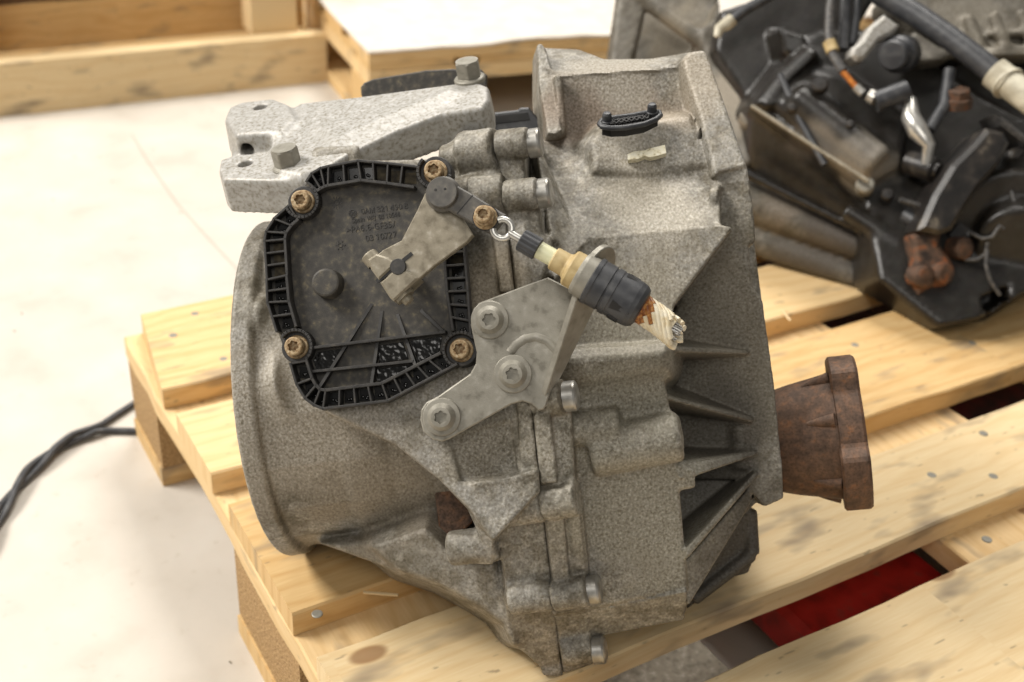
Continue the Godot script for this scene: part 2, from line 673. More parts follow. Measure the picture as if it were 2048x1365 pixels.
	surface("floor", tex(noise(30, 0.01, 5), 1024, [[0.1, c(188, 180, 168)], [0.35, c(195, 188, 177)], [0.6, c(198, 191, 180)], [0.9, c(202, 196, 186)]]), 0.8, 0.55, 0.0, grain, 0.01, tex(noise(31, 0.03, 5), 1024, [[0.0, Color(0.88, 0.86, 0.83)], [0.12, Color(0.97, 0.965, 0.955)], [0.25, Color(1, 1, 1)], [1.0, Color(1, 1, 1)]]), 1.3)
	surface("floor_line", tex(noise(30, 0.01, 3), 64, [[0.1, c(172, 162, 148)], [0.9, c(182, 173, 160)]]), 0.8, 0.7)
	surface("chipboard", tex(noise(32, 0.09, 4), 512, [[0.1, c(92, 66, 38)], [0.35, c(150, 116, 74)], [0.6, c(182, 148, 100)], [0.9, c(206, 176, 128)]]), 7.0, 0.85, 0.0, grain, 0.12)
	surface("paper", tex(noise(33, 0.02, 4), 256, [[0.2, c(206, 198, 186)], [0.9, c(220, 214, 204)]]), 3.0, 0.8)
	for k in 4:
		mats["wood%d" % k] = wood(k)


func wood(k: int) -> StandardMaterial3D:   # sawn pine, along the picture's length: grain, knots and dirt as colour
	var w := 1024
	var h := 160
	var data := PackedByteArray()
	data.resize(w * h * 3)
	var warp := noise(40 + k, 0.004, 3)
	var fine := noise(50 + k, 0.5, 2)
	var dirt := noise(60 + k, 0.012, 4)
	var marks := noise(80 + k, 0.11, 3)
	var r := RandomNumberGenerator.new()
	r.seed = 70 + k
	var knots := []
	for i in 5:
		knots.append([r.randf() * w, r.randf() * h, r.randf_range(3.0, 7.0)])
	var pale: Color = [c(220, 190, 140), c(224, 195, 147), c(214, 182, 130), c(226, 203, 160)][k]
	var dark: Color = [c(196, 156, 98), c(204, 168, 114), c(188, 146, 88), c(210, 178, 128)][k]
	var at := 0
	for y in h:
		for x in w:
			var v := y + 14.0 * warp.get_noise_2d(x, y * 5.0)
			var spot := 0.0
			for q in knots:
				var dx: float = (x - q[0]) * 0.55
				var dy: float = y - q[1]
				var d: float = sqrt(dx * dx + dy * dy) / q[2]
				if d < 5.0:
					v += dy * 0.7 * exp(-d * d * 0.25)
					spot = maxf(spot, 1.0 - smoothstep(0.7, 1.15, d))
			var ring := 0.5 + 0.5 * sin(v * 0.42 + 3.0 * warp.get_noise_2d(x * 0.3, 900.0 + y))
			var f := fine.get_noise_2d(x * 0.06, y * 1.6)
			var t := clampf(0.2 + 0.36 * ring * ring * ring + 0.26 * f, 0.0, 1.0)
			var col := pale.lerp(dark, t)
			col = col.lerp(c(104, 66, 34), spot * 0.55)
			var g := clampf(dirt.get_noise_2d(x * 0.7, y * 2.0) * 2.2 - 0.5, 0.0, 1.0)
			col = col.lerp(c(132, 116, 96), g * 0.7)
			var mark := marks.get_noise_2d(x * 0.25, y * 1.2)
			if mark > 0.58:
				col = col.lerp(c(96, 82, 66), clampf((mark - 0.58) * 4.0, 0.0, 0.4))
			data[at] = int(col.r * 255)
			data[at + 1] = int(col.g * 255)
			data[at + 2] = int(col.b * 255)
			at += 3
	var m := StandardMaterial3D.new()
	m.resource_name = "pine"
	m.albedo_texture = ImageTexture.create_from_image(Image.create_from_data(w, h, false, Image.FORMAT_RGB8, data))
	m.roughness = 0.72
	m.heightmap_enabled = true
	m.heightmap_texture = m.albedo_texture
	m.heightmap_scale = 0.03
	return m


# ---------------------------------------------------------------- timber
func plank(length: float, width: float, thick: float, seed_: int, wobble := 0.0012, round_corner := 0.0) -> ArrayMesh:   # x along, y up from 0, z across from 0; rough-sawn edges
	var s := shape(Transform3D(), 1.0)
	var n := maxi(6, int(length / 0.04))
	var edge := noise(seed_, 9.0, 3)
	var ch := minf(0.0016, thick * 0.1)
	var off := Vector2(fposmod(seed_ * 0.377, 1.0), fposmod(seed_ * 0.213, 0.35))
	var prof := [Vector2(0, 0), Vector2(0, thick - ch), Vector2(ch, thick), Vector2(width - ch, thick), Vector2(width, thick - ch), Vector2(width, 0)]
	var vat := [-thick, -ch, 0.0, width, width + ch, width + thick]
	for k in prof.size():
		var k2 := (k + 1) % prof.size()
		var a: Vector2 = prof[k]
		var b: Vector2 = prof[k2]
		var va: float = vat[k]
		var vb: float = vat[k2] if k2 > 0 else width + thick + width
		for i in n:
			var q := []
			for e in [[i, a, va], [i, b, vb], [i + 1, b, vb], [i + 1, a, va]]:
				var x: float = length * e[0] / n
				var p: Vector2 = e[1]
				var dz := edge.get_noise_2d(x, 10.0 if p.x < width / 2 else 20.0) * wobble * 2.0
				var dy := edge.get_noise_2d(x, 30.0 + p.x * 3.0) * wobble * 0.7 if p.y > 0 else 0.0
				var push := 0.0
				if round_corner > 0.0 and e[0] == 0 and p.x < width / 2:
					push = round_corner
				q.append([Vector3(x + push, p.y + dy, p.x + dz), Vector2(x / 1.2, e[2] / 0.19) + off])
			var base := s.v.size()
			var nor: Vector3 = (q[2][0] - q[0][0]).cross(q[1][0] - q[0][0])
			for e in q:
				s.put(e[0], nor, e[1])
			s.idx.append_array([base, base + 1, base + 2, base, base + 2, base + 3])
	for x in [0.0, length]:
		var base := s.v.size()
		for p in prof:
			var dz := edge.get_noise_2d(x, 10.0 if p.x < width / 2 else 20.0) * wobble * 2.0
			var dy := edge.get_noise_2d(x, 30.0 + p.x * 3.0) * wobble * 0.7 if p.y > 0 else 0.0
			var push := round_corner if x == 0.0 and p.x < width / 2 else 0.0
			s.put(Vector3(x + push, p.y + dy, p.x + dz), Vector3(1 if x > 0 else -1, 0, 0), Vector2(p.y * 0.4, p.x / 0.19) + off)
		for i in range(1, prof.size() - 1):
			s.idx.append_array([base, base + i, base + i + 1] if x == 0.0 else [base, base + i + 1, base + i])
	return s.mesh()


func block(size: Vector3, bevel := 0.003) -> ArrayMesh:
	var s := shape(Transform3D(Vector3(1, 0, 0), Vector3(0, 0, -1), Vector3(0, 1, 0), Vector3.ZERO), 1.0)
	s.box(Vector3(-size.x / 2, -size.z / 2, 0), Vector3(size.x / 2, size.z / 2, size.y), bevel)
	return s.mesh()


func nail_mesh() -> ArrayMesh:
	var s := shape(Transform3D(Vector3(1, 0, 0), Vector3(0, 0, -1), Vector3(0, 1, 0), Vector3.ZERO))
	s.lathe([4.2, 0, 4.2, 0.5, 3.6, 0.9, 0.01, 1.0], 14)
	return s.mesh()


func pallet() -> void:
	var p := thing("wooden_pallet", Transform3D(), "pale pine pallet on the floor carrying both gearboxes", "pallet")
	var edges := [[0.0, 0.145], [0.1863, 0.2864], [0.3285, 0.4692], [0.5146, 0.6104], [0.6573, 0.8]]
	for i in 5:
		var e: Array = edges[i]
		put("deck_board", plank(1.2, e[1] - e[0], 0.022, 101 + i * 7, 0.0013, 0.02 if i == 0 else 0.0), mats["wood%d" % [0, 1, 2, 3, 3][i]], p, Transform3D(Basis(), Vector3(0, 0.122, e[0])))
	for x in [[0.0, 0.145], [0.522, 0.688], [1.055, 1.2]]:
		var b := Basis(Vector3(0, 0, 1), Vector3(0, 1, 0), Vector3(-1, 0, 0))
		put("cross_board", plank(0.8, x[1] - x[0], 0.0216, int(x[0] * 100) + 5, 0.002), mats["wood1"], p, Transform3D(b, Vector3(x[1], 0.1, 0)))
		for z in [[0.0, 0.1], [0.3275, 0.4725], [0.7, 0.8]]:
			put("block", block(Vector3(x[1] - x[0] - 0.004, 0.0775, z[1] - z[0])), mats["chipboard"], p, Transform3D(Basis(), Vector3((x[0] + x[1]) / 2, 0.0222, (z[0] + z[1]) / 2)))
	for z in [[0.0, 0.1], [0.3275, 0.4725], [0.7, 0.8]]:
		put("bottom_board", plank(1.2, z[1] - z[0], 0.022, int(z[0] * 100) + 9), mats["wood2"], p, Transform3D(Basis(), Vector3(0, 0, z[0])))
	var nm := nail_mesh()
	for q in [Vector3(0.037, 0.144, 0.055), Vector3(0.069, 0.144, 0.023), Vector3(0.067, 0.144, 0.118), Vector3(0.557, 0.144, 0.561), Vector3(0.606, 0.144, 0.587), Vector3(0.651, 0.144, 0.537), Vector3(0.532, 0.144, 0.644), Vector3(0.016, 0.144, 0.477), Vector3(0.168, 0.144, 0.567), Vector3(0.655, 0.144, 0.365), Vector3(0.773, 0.144, 0.416), Vector3(0.647, 0.144, 0.206)]:
		put("nail", nm, mats["zinc"], p, Transform3D(Basis(), q - Vector3(0, 0.0005, 0)))
	for q in [Vector3(0.015, 0.122, 0.323), Vector3(0.030, 0.122, 0.217)]:
		put("nail", nm, mats["zinc"], p, Transform3D(Basis(), q - Vector3(0, 0.0005, 0)))


func setting() -> void:
	var f := shape(Transform3D(), 1.0)
	f.quad(Vector3(-6, 0, 6), Vector3(-6, 0, -6), Vector3(8, 0, -6), Vector3(8, 0, 6))
	var o := put("floor", f.mesh(), mats["floor"], self)
	tag(o, "", "", "", "structure")
	var j := shape(Transform3D(), 1.0)
	var line := [Vector3(0.221, 0.001, -0.839), Vector3(0.213, 0.001, -0.701), Vector3(0.209, 0.001, -0.550), Vector3(0.214, 0.001, -0.429), Vector3(0.222, 0.001, -0.285)]
	for i in line.size() - 1:
		var a: Vector3 = line[i]
		var b: Vector3 = line[i + 1]
		var d := (b - a).cross(Vector3.UP).normalized() * 0.0011
		j.quad(a - d, b - d, b + d, a + d)
	var seam := put("floor_crack", j.mesh(), mats["floor_line"], self)
	tag(seam, "", "", "", "structure")
	var fleck := shape()
	fleck.xf = Transform3D(Vector3(1, 0, 0), Vector3(0, 0, -1), Vector3(0, 1, 0), Vector3.ZERO)
	fleck.prism(PackedVector2Array([Vector2(-1.6, -0.7), Vector2(0.2, -1.1), Vector2(1.7, 0.2), Vector2(0.4, 0.9)]), 0, 0.5, 0.15, true)
	var mm := MultiMesh.new()
	mm.transform_format = MultiMesh.TRANSFORM_3D
	mm.mesh = fleck.mesh()
	mm.instance_count = 90
	rng.seed = 4
	for i in 90:
		var s := rng.randf_range(0.3, 1.5)
		mm.set_instance_transform(i, Transform3D(Basis(Vector3.UP, rng.randf() * TAU).scaled(Vector3(s, 1, s)), Vector3(rng.randf_range(-0.6, 0.5), 0.0003, rng.randf_range(-0.9, 0.7))))
	var grit := MultiMeshInstance3D.new()
	grit.name = "grit"
	grit.multimesh = mm
	grit.material_override = mats["lever_steel"]
	add_child(grit, true)
	tag(grit, "scattered dark grit and dust on the pale floor", "grit", "", "stuff")


func _ready() -> void:
	var cam := Camera3D.new()
	cam.name = "camera"
	var lens := CameraAttributesPhysical.new()
	lens.frustum_focal_length = 42.14
	lens.frustum_focus_distance = 0.75
	lens.frustum_near = 0.05
	lens.frustum_far = 60.0
	lens.exposure_aperture = 7.0
	cam.attributes = lens
	cam.fov = 31.793
	cam.near = 0.05
	cam.far = 60.0
	cam.position = Vector3(-0.2121, 0.7672, 1.0839)
	cam.rotation_order = EULER_ORDER_YXZ
	cam.rotation_degrees = Vector3(-31.0826, -32.0151, 3.5806)
	add_child(cam)
	cam.current = true
	var we := WorldEnvironment.new()
	we.name = "room_air"
	var env := Environment.new()
	env.background_mode = Environment.BG_COLOR
	env.background_color = Color(0.80, 0.79, 0.77)
	env.background_energy_multiplier = 0.34
	env.tonemap_mode = Environment.TONE_MAPPER_LINEAR
	env.tonemap_exposure = 0.96
	env.sdfgi_enabled = true
	env.ssao_enabled = true
	env.ssil_enabled = true
	we.environment = env
	add_child(we)
	lamp("ceiling_lamp", Vector3(-2.4, 3.4, -1.6), Vector3(0.2, 0.2, 0.2), Vector2(1.2, 2.4), 30.0)
	lamp("ceiling_lamp", Vector3(1.6, 3.6, -1.4), Vector3(0.2, 0.2, 0.2), Vector2(1.2, 2.4), 15.0)
	lamp("ceiling_lamp", Vector3(-1.6, 3.2, 2.6), Vector3(0.2, 0.2, 0.2), Vector2(1.2, 2.4), 4.2)
	materials()
	setting()
	pallet()
	gearbox()
	surroundings()


func lamp(called: String, at: Vector3, to: Vector3, size: Vector2, energy: float) -> void:
	var l := AreaLight3D.new()
	l.name = called
	l.area_size = size
	l.light_energy = energy
	l.light_color = Color(1.0, 0.982, 0.955)
	l.area_range = 12.0
	l.shadow_enabled = true
	l.look_at_from_position(at, to, Vector3(0.1, 0.2, 1))
	add_child(l, true)

# ---------------------------------------------------------------- the gearbox
var blots := []
var crust := Vector3(40.6, 170, 70)
var base := Color(0.72, 0.715, 0.70)


func paint(p: Vector3, n: Vector3) -> Color:   # noise sets grime and bare patches, blots set regional tones
	var v := rough.get_noise_3d(p.x * 0.8, p.y * 0.8, p.z * 0.8 + 50.0)
	var k := base.lerp(base * Color(0.68, 0.66, 0.60), clampf(0.35 + v * 1.3, 0.0, 1.0))
	var g := smoothstep(-0.02, 0.28, rough.get_noise_3d(p.x * 2.6 + 300.0, p.y * 2.6, p.z * 2.6))
	k = k.lerp(k * Color(0.62, 0.58, 0.5), g * 0.75)
	var h := smoothstep(0.12, 0.34, rough.get_noise_3d(p.x * 3.4, p.y * 3.4 + 500.0, p.z * 3.4))
	k = k.lerp(Color(0.95, 0.93, 0.88) * minf(1.0, base.r * 1.3), h * 0.6)
	var near := 1.0 - smoothstep(50.0, 105.0, (p - crust).length())
	var f := smoothstep(-0.06, 0.2, rough.get_noise_3d(p.x * 8.0, p.y * 8.0 + 900.0, p.z * 8.0))
	k = k.lerp((base * Color(0.5, 0.48, 0.41)).lerp(Color(0.92, 0.9, 0.84), f), near * 0.65)
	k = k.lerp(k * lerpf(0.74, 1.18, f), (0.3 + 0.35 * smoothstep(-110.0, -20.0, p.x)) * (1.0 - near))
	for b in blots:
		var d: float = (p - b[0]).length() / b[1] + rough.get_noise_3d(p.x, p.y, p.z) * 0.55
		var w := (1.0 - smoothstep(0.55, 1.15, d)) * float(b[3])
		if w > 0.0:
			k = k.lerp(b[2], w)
	return k


func gearbox() -> void:
	rough = noise(77, 0.02, 4)
	root = thing("gearbox", Transform3D(Vector3(0.86335, 0.05349, 0.50177), Vector3(0.22021, 0.85475, -0.47001), Vector3(-0.45403, 0.51627, 0.72617), Vector3(0.13693, 0.14400, 0.60227)), "dirty grey aluminium gearbox with black end cover standing on the near boards of the pallet", "gearbox")
	blots = [  # regional tones: darker at lower right and between ribs, lighter near the top
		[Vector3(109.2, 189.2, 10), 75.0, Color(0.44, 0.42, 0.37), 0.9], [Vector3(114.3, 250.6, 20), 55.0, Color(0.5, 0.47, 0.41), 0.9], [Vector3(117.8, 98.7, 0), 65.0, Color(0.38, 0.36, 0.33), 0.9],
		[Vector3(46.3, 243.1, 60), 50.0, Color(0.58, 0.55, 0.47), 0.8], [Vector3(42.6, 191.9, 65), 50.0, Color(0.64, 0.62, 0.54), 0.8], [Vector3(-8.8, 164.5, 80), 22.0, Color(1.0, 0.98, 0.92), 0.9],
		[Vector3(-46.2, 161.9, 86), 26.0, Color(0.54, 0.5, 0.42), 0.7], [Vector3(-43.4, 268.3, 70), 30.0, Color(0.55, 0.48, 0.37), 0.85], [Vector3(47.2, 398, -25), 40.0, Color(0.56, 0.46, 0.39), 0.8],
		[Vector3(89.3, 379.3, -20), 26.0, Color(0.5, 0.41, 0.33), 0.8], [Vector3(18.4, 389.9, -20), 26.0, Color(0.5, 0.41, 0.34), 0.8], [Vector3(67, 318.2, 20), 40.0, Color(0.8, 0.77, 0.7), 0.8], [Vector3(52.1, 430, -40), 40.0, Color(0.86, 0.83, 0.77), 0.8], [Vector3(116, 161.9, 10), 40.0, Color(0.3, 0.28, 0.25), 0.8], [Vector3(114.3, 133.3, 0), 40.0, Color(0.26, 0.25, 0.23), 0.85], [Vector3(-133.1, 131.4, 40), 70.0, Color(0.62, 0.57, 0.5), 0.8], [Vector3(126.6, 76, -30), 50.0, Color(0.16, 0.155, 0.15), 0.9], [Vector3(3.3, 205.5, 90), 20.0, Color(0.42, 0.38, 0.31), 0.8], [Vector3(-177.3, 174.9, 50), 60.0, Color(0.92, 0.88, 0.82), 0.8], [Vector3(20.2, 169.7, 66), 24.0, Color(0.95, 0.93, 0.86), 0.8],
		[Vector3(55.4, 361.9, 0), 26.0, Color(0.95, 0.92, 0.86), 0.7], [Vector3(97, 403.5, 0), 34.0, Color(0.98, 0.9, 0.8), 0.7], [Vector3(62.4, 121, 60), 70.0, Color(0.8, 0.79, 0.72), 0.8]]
	left_half()
	right_half()
	fixtures()


func left_half() -> void:
	var k := Casting.new()
	k.up = Vector3(0.0535, 0.8548, 0.5163)
	k.floor_at = 1.0
	k.far_at = -190.0
	# bell housing: faceted drum with a thin rim
	k.bar(Vector3(-187.9, 195.2, -77), Vector3(-110.7, 201.8, -73), 118, 113, 3.0, 4.0, false, 20)
	var hub := Vector3(-201.4, 194, -78)
	for q: Array in [[-1.0, 17.0], [-0.55, 12.0], [0.02, 15.0], [0.42, 11.0], [0.8, 14.0]]:
		var e: Vector3 = hub + Vector3(0, sin(q[0]), cos(q[0])) * (126.0 + q[1] * 0.55)
		k.bar(e + Vector3(-2, 0, 0), e + Vector3(30, 2, 2), q[1], q[1] * 0.5, 5.0, 1.5, true)
	k.bar(Vector3(-133.7, 193.3, -76), Vector3(-48.5, 198.1, -70), 113, 106, 6.0, 4.0)
	k.bar(Vector3(-201.4, 194, -78), Vector3(-186.8, 195.2, -77), 126, 125, 6.0, 3.0)
	k.bar(Vector3(-212.2, 281.2, -40), Vector3(-173.2, 282.3, 0), 16, 16, 8.0, 4.0)
	k.bar(Vector3(-212, 239, 0), Vector3(-182.8, 243.8, 22), 12, 20, 6.0, 4.0)
	k.bar(Vector3(-205.7, 193.2, 22), Vector3(-174.5, 200.2, 30), 9, 22, 8.0, 4.0)
	# body behind the cover
	k.prism([-180.1, 308.5, -161.3, 339, -125.7, 347.3, -76.4, 347.9, -64.8, 329.8, -32.1, 330.8, -30.8, 313.6, -28.2, 294.4, -24.4, 261.2, -18.2, 217.7, -14.2, 183.7, -11.6, 156.7, -9.5, 136.9, -38.2, 106.8, -52.1, 125.9, -70.8, 143.1, -99.2, 164.8, -144.1, 184.9, -165.8, 212.8, -180.4, 256], 122.9, 0.089, -0.187, -60, 2.5, 2.0, 0.1)
	k.prism([-71.8, 357, -58.9, 368, -36.5, 367.1, -35.1, 340.8, -31.5, 331.4, -30.8, 314.1, -66.8, 315.1], 122.9, 0.225, -0.189, -70, 2.0, 2.0, 0.1)
	k.prism([-76.2, 332, -33.7, 340.9, -33.1, 335.1, -72.8, 323.1], 177.9, 0.156, -0.339, -40, 2.5, 1.5, 0.05)
	k.bar(Vector3(-72.6, 349.9, 38), Vector3(-57.2, 350.9, 42), 9, 9, 3.0, 1.5)
	k.bar(Vector3(-59.9, 351.3, 42), Vector3(-36.4, 353.9, 50), 15, 15, 5.0, 2.0)
	k.bar(Vector3(-53.4, 322.1, 58), Vector3(-30.8, 323.8, 62), 13, 13, 4.0, 2.0)
	k.bar(Vector3(-158.5, 349.8, 30), Vector3(-126.6, 350.5, 34), 9, 9, 4.0, 3.0)
	# back lug that carries the mount
	k.prism([-62.3, 359.2, -61.2, 373.3, -43.1, 380.9, -41.3, 372.5, -36.2, 372.4, -37.7, 347.4], 213.1, 0.197, -0.511, -120, 3.0, 2.0, 0.05)
	# two upright bands right of the cover
	k.prism([-38.7, 296.9, -28.9, 296.7, -24.8, 259.9, -33.8, 260], 156.3, 0.215, -0.266, -20, 2.0, 1.5, 0.05)
	# seam flange, ridge, ledge and bosses
	k.prism([-23.3, 193.6, -14.7, 193.6, -10, 145.7, -20.5, 144], 77.2, 0.102, 0.120, 0, 1.2, 1.2, 0.04)
	k.prism([-52.1, 143.6, -38.3, 145, -9.8, 151.4, -9.1, 136.4, -33.7, 134.7, -49.1, 136.3], 46.3, 0.028, 0.345, 0, 1.2, 1.2, 0.03)
	k.prism([-63.7, 168, -27.6, 178.8, -22.6, 148, -57.2, 142.3], 78, 0.092, 0.071, 200, 4.0, 1.0, 0.0, true)
	k.bar(Vector3(-47.3, 121.8, 70), Vector3(-6.3, 129, 79), 13, 13, 1.5, 2.0)
	k.bar(Vector3(-49.6, 120.9, 66), Vector3(-46.1, 121.5, 66), 11, 11, 1.5, 1.5)
	k.prism([-41.9, 125.3, -7.7, 132.3, -3.9, 98.4, -0.3, 72.4, 0.5, 60.4, -29.3, 54.5, -33.1, 94.8], 25, 0.083, 0.368, -60, 1.5, 1.0, 0.06)
	k.prism([-31.6, 63.6, 0.4, 64.2, 5.9, 19.7, 7.9, -2, -4.2, 2, -22.2, 21.1, -29.6, 45.9], 2.3, 0.080, 0.741, -70, 1.5, 1.0, 0.06)
	k.bar(Vector3(-28.3, 60.5, 46), Vector3(0.3, 65.5, 51), 11, 11, 2.0, 2.5)
	k.bar(Vector3(-5.1, 1.9, -2), Vector3(8.3, 4.5, 0), 8, 8, 2.0, 1.5)
	# lower horn and its boss, diagonal web towards the drum
	k.bar(Vector3(-67.6, 93.2, 44), Vector3(-34.1, 98.5, 52), 11.5, 11.5, 2.0, 3.0)
	k.prism([-121.8, 88.3, -84.8, 102.5, -67.9, 86, -39.3, 80.8, -32.7, 60.4, -24.3, 26, -31, 39.5, -47.1, 50.3, -75, 65.3, -104.5, 73.3], 29.5, 0.307, 0.202, -80, 6.0, 3.0, 0.35)
	k.prism([-162.6, 85.5, -121.3, 90, -39.5, 49.3, -32.8, 37, -73.9, 61.8, -107.6, 69.8], 16.6, 0.446, 0.413, -90, 5.0, 3.0, 0.2)
	k.prism([-70.6, 138.4, -54.6, 122.1, -46.8, 103.8, -47.8, 84.1, -38.9, 85.3, -37.1, 106.6, -51.3, 127.5], 37.5, 0.638, 0.532, 10, 1.5, 1.5, 0.06)
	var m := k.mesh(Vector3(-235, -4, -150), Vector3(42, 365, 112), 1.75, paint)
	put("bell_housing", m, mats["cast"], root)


func right_half() -> void:
	var k := Casting.new()
	k.up = Vector3(0.0535, 0.8548, 0.5163)
	k.floor_at = 1.0
	k.far_at = -190.0
	# core
	k.prism([-30.7, 357.6, -2.3, 373.9, 8.7, 416.5, 100.8, 429.6, 113.8, 437.5, 140.2, 352.6, 146.1, 300.2, 150.7, 255, 159.6, 133.2, 142.2, 115.9, 103.9, 77.9, 92.7, 38.8, 38.1, 26, 10.4, 15.3, -1.4, 86.6], -0.5, 0.085, -0.108, -170, 4.0, 3.0, 0.1)
	# gear bulge with its crease, end face and step outline
	k.prism([-19.4, 224, 12.9, 223, 70.3, 227.1, 73.3, 207, 69.3, 205.1, 72.1, 195.5, 73.9, 184.4, 79.7, 180.2, 82.6, 167.7, 82, 157.6, 78.9, 152.7, 90.6, 146.9, 91.6, 135.1, 81.4, 133.4, 84.4, 107.3, 88.8, 67.5, 34.6, 55, 0, 48, -3.6, 97, -10.7, 153.9, -14.9, 189.1], 33.2, 0.017, 0.203, -40, 1.5, 2.5, 0.06)
	k.prism([-0.1, 54.7, 34.8, 54, 87.9, 67.7, 88.6, 43.4, 34.7, 30.3, 7.1, 18.8], -3.3, -0.025, 0.855, -60, 1.0, 1.5, 0.06)
	# soft ridges over the bulge
	k.bar(Vector3(23.3, 158.7, 68), Vector3(80.2, 169.7, 75), 16, 16, 4.0, 4.0)
	k.bar(Vector3(4, 172.7, 72), Vector3(41.7, 176.7, 75), 10, 12, 5.0, 4.0)
	k.prism([0.4, 217.8, 68.5, 222.5, 70.5, 211.6, 0.6, 200.5], 16.4, 0.000, 0.320, 20, 8.0, 4.0, 0.3)
	# upper facet
	k.prism([-1.7, 269.2, 23.4, 296.4, 109.5, 304.9, 117.5, 303.5, 77.1, 251.6, 72.1, 223.9, 13.3, 219.2, -14.9, 223.9], 144.7, 0.075, -0.340, -60, 1.2, 1.0, 0.1)
	# sloping floor of the recess, hump under the vent
	k.prism([-4.4, 377.9, 102.2, 394.6, 114.9, 346.6, 110.3, 304.6, 23.4, 295.6, 1, 268.3, -21.1, 289, -30.6, 365.8], 316.3, 0.118, -0.921, -80, 2.0, 1.5, 0.1)
	k.prism([27.4, 366.4, 34.5, 376.1, 96.5, 384.8, 110.5, 360, 108.3, 349.3, 64.2, 342.6, 30.4, 346.5], 115.2, 0.067, -0.307, -80, 5.0, 4.0, 0.35)
	# back wall and its sloping top
	k.prism([-4.1, 427.9, 9.9, 421.2, 29.6, 420.3, 83.1, 427.1, 100.9, 433.4, 103.9, 365.6, 0.9, 366.2], -7, 0.040, -0.055, -120, 2.0, 1.5, 0.05)
	k.prism([-4, 455.8, 24.7, 452, 42.4, 438, 74.8, 436.7, 105.2, 443.2, 102.1, 424.2, 50.8, 421.7, 8, 419.2, -4.1, 419.9], 708.3, 0.144, -1.757, -170, 1.2, 1.0, 0.03)
	# left rim and right wall of the recess
	k.prism([-8, 447, -4.7, 447.7, -1.5, 442.4, 3.7, 416.3, 8.4, 375.5, 4.2, 373.4, -1.6, 373.6, -7, 412.7], 212.8, 0.193, -0.578, -100, 1.5, 1.0, 0.05)
	k.prism([3.4, 417.9, 8.4, 417.9, 11.4, 376.5, 7.2, 373.6], 83, 0.000, -0.242, -100, 1.2, 1.5, 0.05)
	k.prism([93, 426.3, 97.3, 431.5, 106.9, 432.9, 109.5, 430.9, 130.5, 345.8, 112.5, 342.4, 109.1, 339.7, 101.9, 382, 94.3, 414.1], 140.8, 0.184, -0.384, -110, 1.5, 2.5, 0.06)
	k.prism([111, 342.7, 131.2, 345.1, 135.2, 318.2, 137.5, 296.3, 133.5, 292.4, 135.9, 266.3, 142.4, 256.8, 150.8, 201.6, 157.9, 138.3, 158.6, 122.2, 146.7, 115.8, 130.2, 134.2, 84.1, 132.4, 79.4, 237.2, 114.2, 303.9], -49.2, 0.323, 0.108, -130, 1.5, 1.2, 0.03)
	k.bar(Vector3(135.9, 293.7, 30), Vector3(139.7, 270.4, 28), 7, 7, 2.0, 1.0, true)
	k.bar(Vector3(107.2, 325.9, 26), Vector3(112.9, 325, 28), 9, 9, 1.0, 1.0)
	k.bar(Vector3(106.4, 372, 2), Vector3(112.6, 370.6, 6), 8, 8, 1.0, 0.5, true)
	# ribs from bulge to plate
	k.prism([70.2, 229, 75.3, 226.4, 134.2, 222.5, 133.3, 220.2, 76.9, 222.2], 183, -0.657, -0.329, -20, 1.0, 0.7, 0.12)
	k.prism([72.5, 195.6, 77, 192.6, 137.4, 176.9, 136.5, 174.2, 74.5, 191.7], 152.9, -0.701, -0.210, -20, 1.0, 0.7, 0.16)
	k.prism([77.8, 148.8, 139.9, 155, 140.2, 152.4, 92.5, 142.7, 80.6, 141.2], 220.4, -0.689, -0.689, -20, 1.0, 0.7, 0.1)
	k.prism([85.4, 94, 139.2, 140.7, 142, 138.5, 86.7, 88.2], 120.8, -0.662, -0.083, -20, 1.0, 0.7, 0.06)
	k.prism([88.1, 85.3, 137, 129.1, 139.3, 120.3, 132.1, 110.1, 89.1, 54.5], 109.8, -0.729, -0.016, -40, 1.0, 0.7, 0.06)
	k.bar(Vector3(129.7, 172.1, 10), Vector3(131.2, 142.6, 6), 6, 6, 5.0, 2.0)
	# hanging foot under the plate
	k.prism([105.5, 74, 141.9, 111.9, 146.7, 106.2, 148.4, 75.4, 144, 61.8, 126.7, 57.9, 100, 36], -23.7, -0.198, 0.311, -120, 3.0, 3.0, 0.1)
	k.bar(Vector3(143.7, 108.9, -26), Vector3(145.8, 76.8, -26), 5, 5, 3.0, 2.0)
	k.bar(Vector3(145.8, 77.5, -26), Vector3(103.2, 43.7, -30), 5, 5, 3.0, 2.0)
	# seam flange and bolt bosses
	k.prism([-36.1, 366.3, -19.2, 368, -18.6, 343, -18, 332.4, -14.9, 293.6, -19.3, 292, -17.5, 258.4, -24.1, 261, -28.2, 294.1, -31.5, 330.6, -35, 340], 146.3, 0.105, -0.253, -40, 1.5, 1.2, 0.08)
	k.prism([-19.3, 313.2, -9, 316.1, -6.6, 297, -1.5, 295.5, -2.3, 280.9, -8.1, 268, -17.6, 258.4, -19.4, 292], 151.1, -0.150, -0.284, -20, 2.5, 1.5, 0.1)
	k.bar(Vector3(-36.1, 356.5, 52), Vector3(-15.4, 357.5, 58), 10, 10, 2.0, 1.5)
	k.bar(Vector3(-31.1, 322, 64), Vector3(-9.5, 323.5, 70), 10.2, 10.2, 2.0, 1.5)
	k.prism([-13.5, 184.5, -3.2, 187, 2.2, 142.9, -8.5, 141.1], 76.2, 0.172, 0.136, 20, 1.2, 1.2, 0.04)
	k.prism([0.9, 186.3, 6.4, 187.7, 10.2, 143.6, 4.1, 142.1], 71, 0.336, 0.096, 20, 1.5, 1.8, 0.06)
	k.prism([-13.4, 185.3, 10, 188.3, 12.6, 141.9, -9, 140.1], 83.5, -0.006, 0.046, 20, 1.5, 1.5, 0.1)
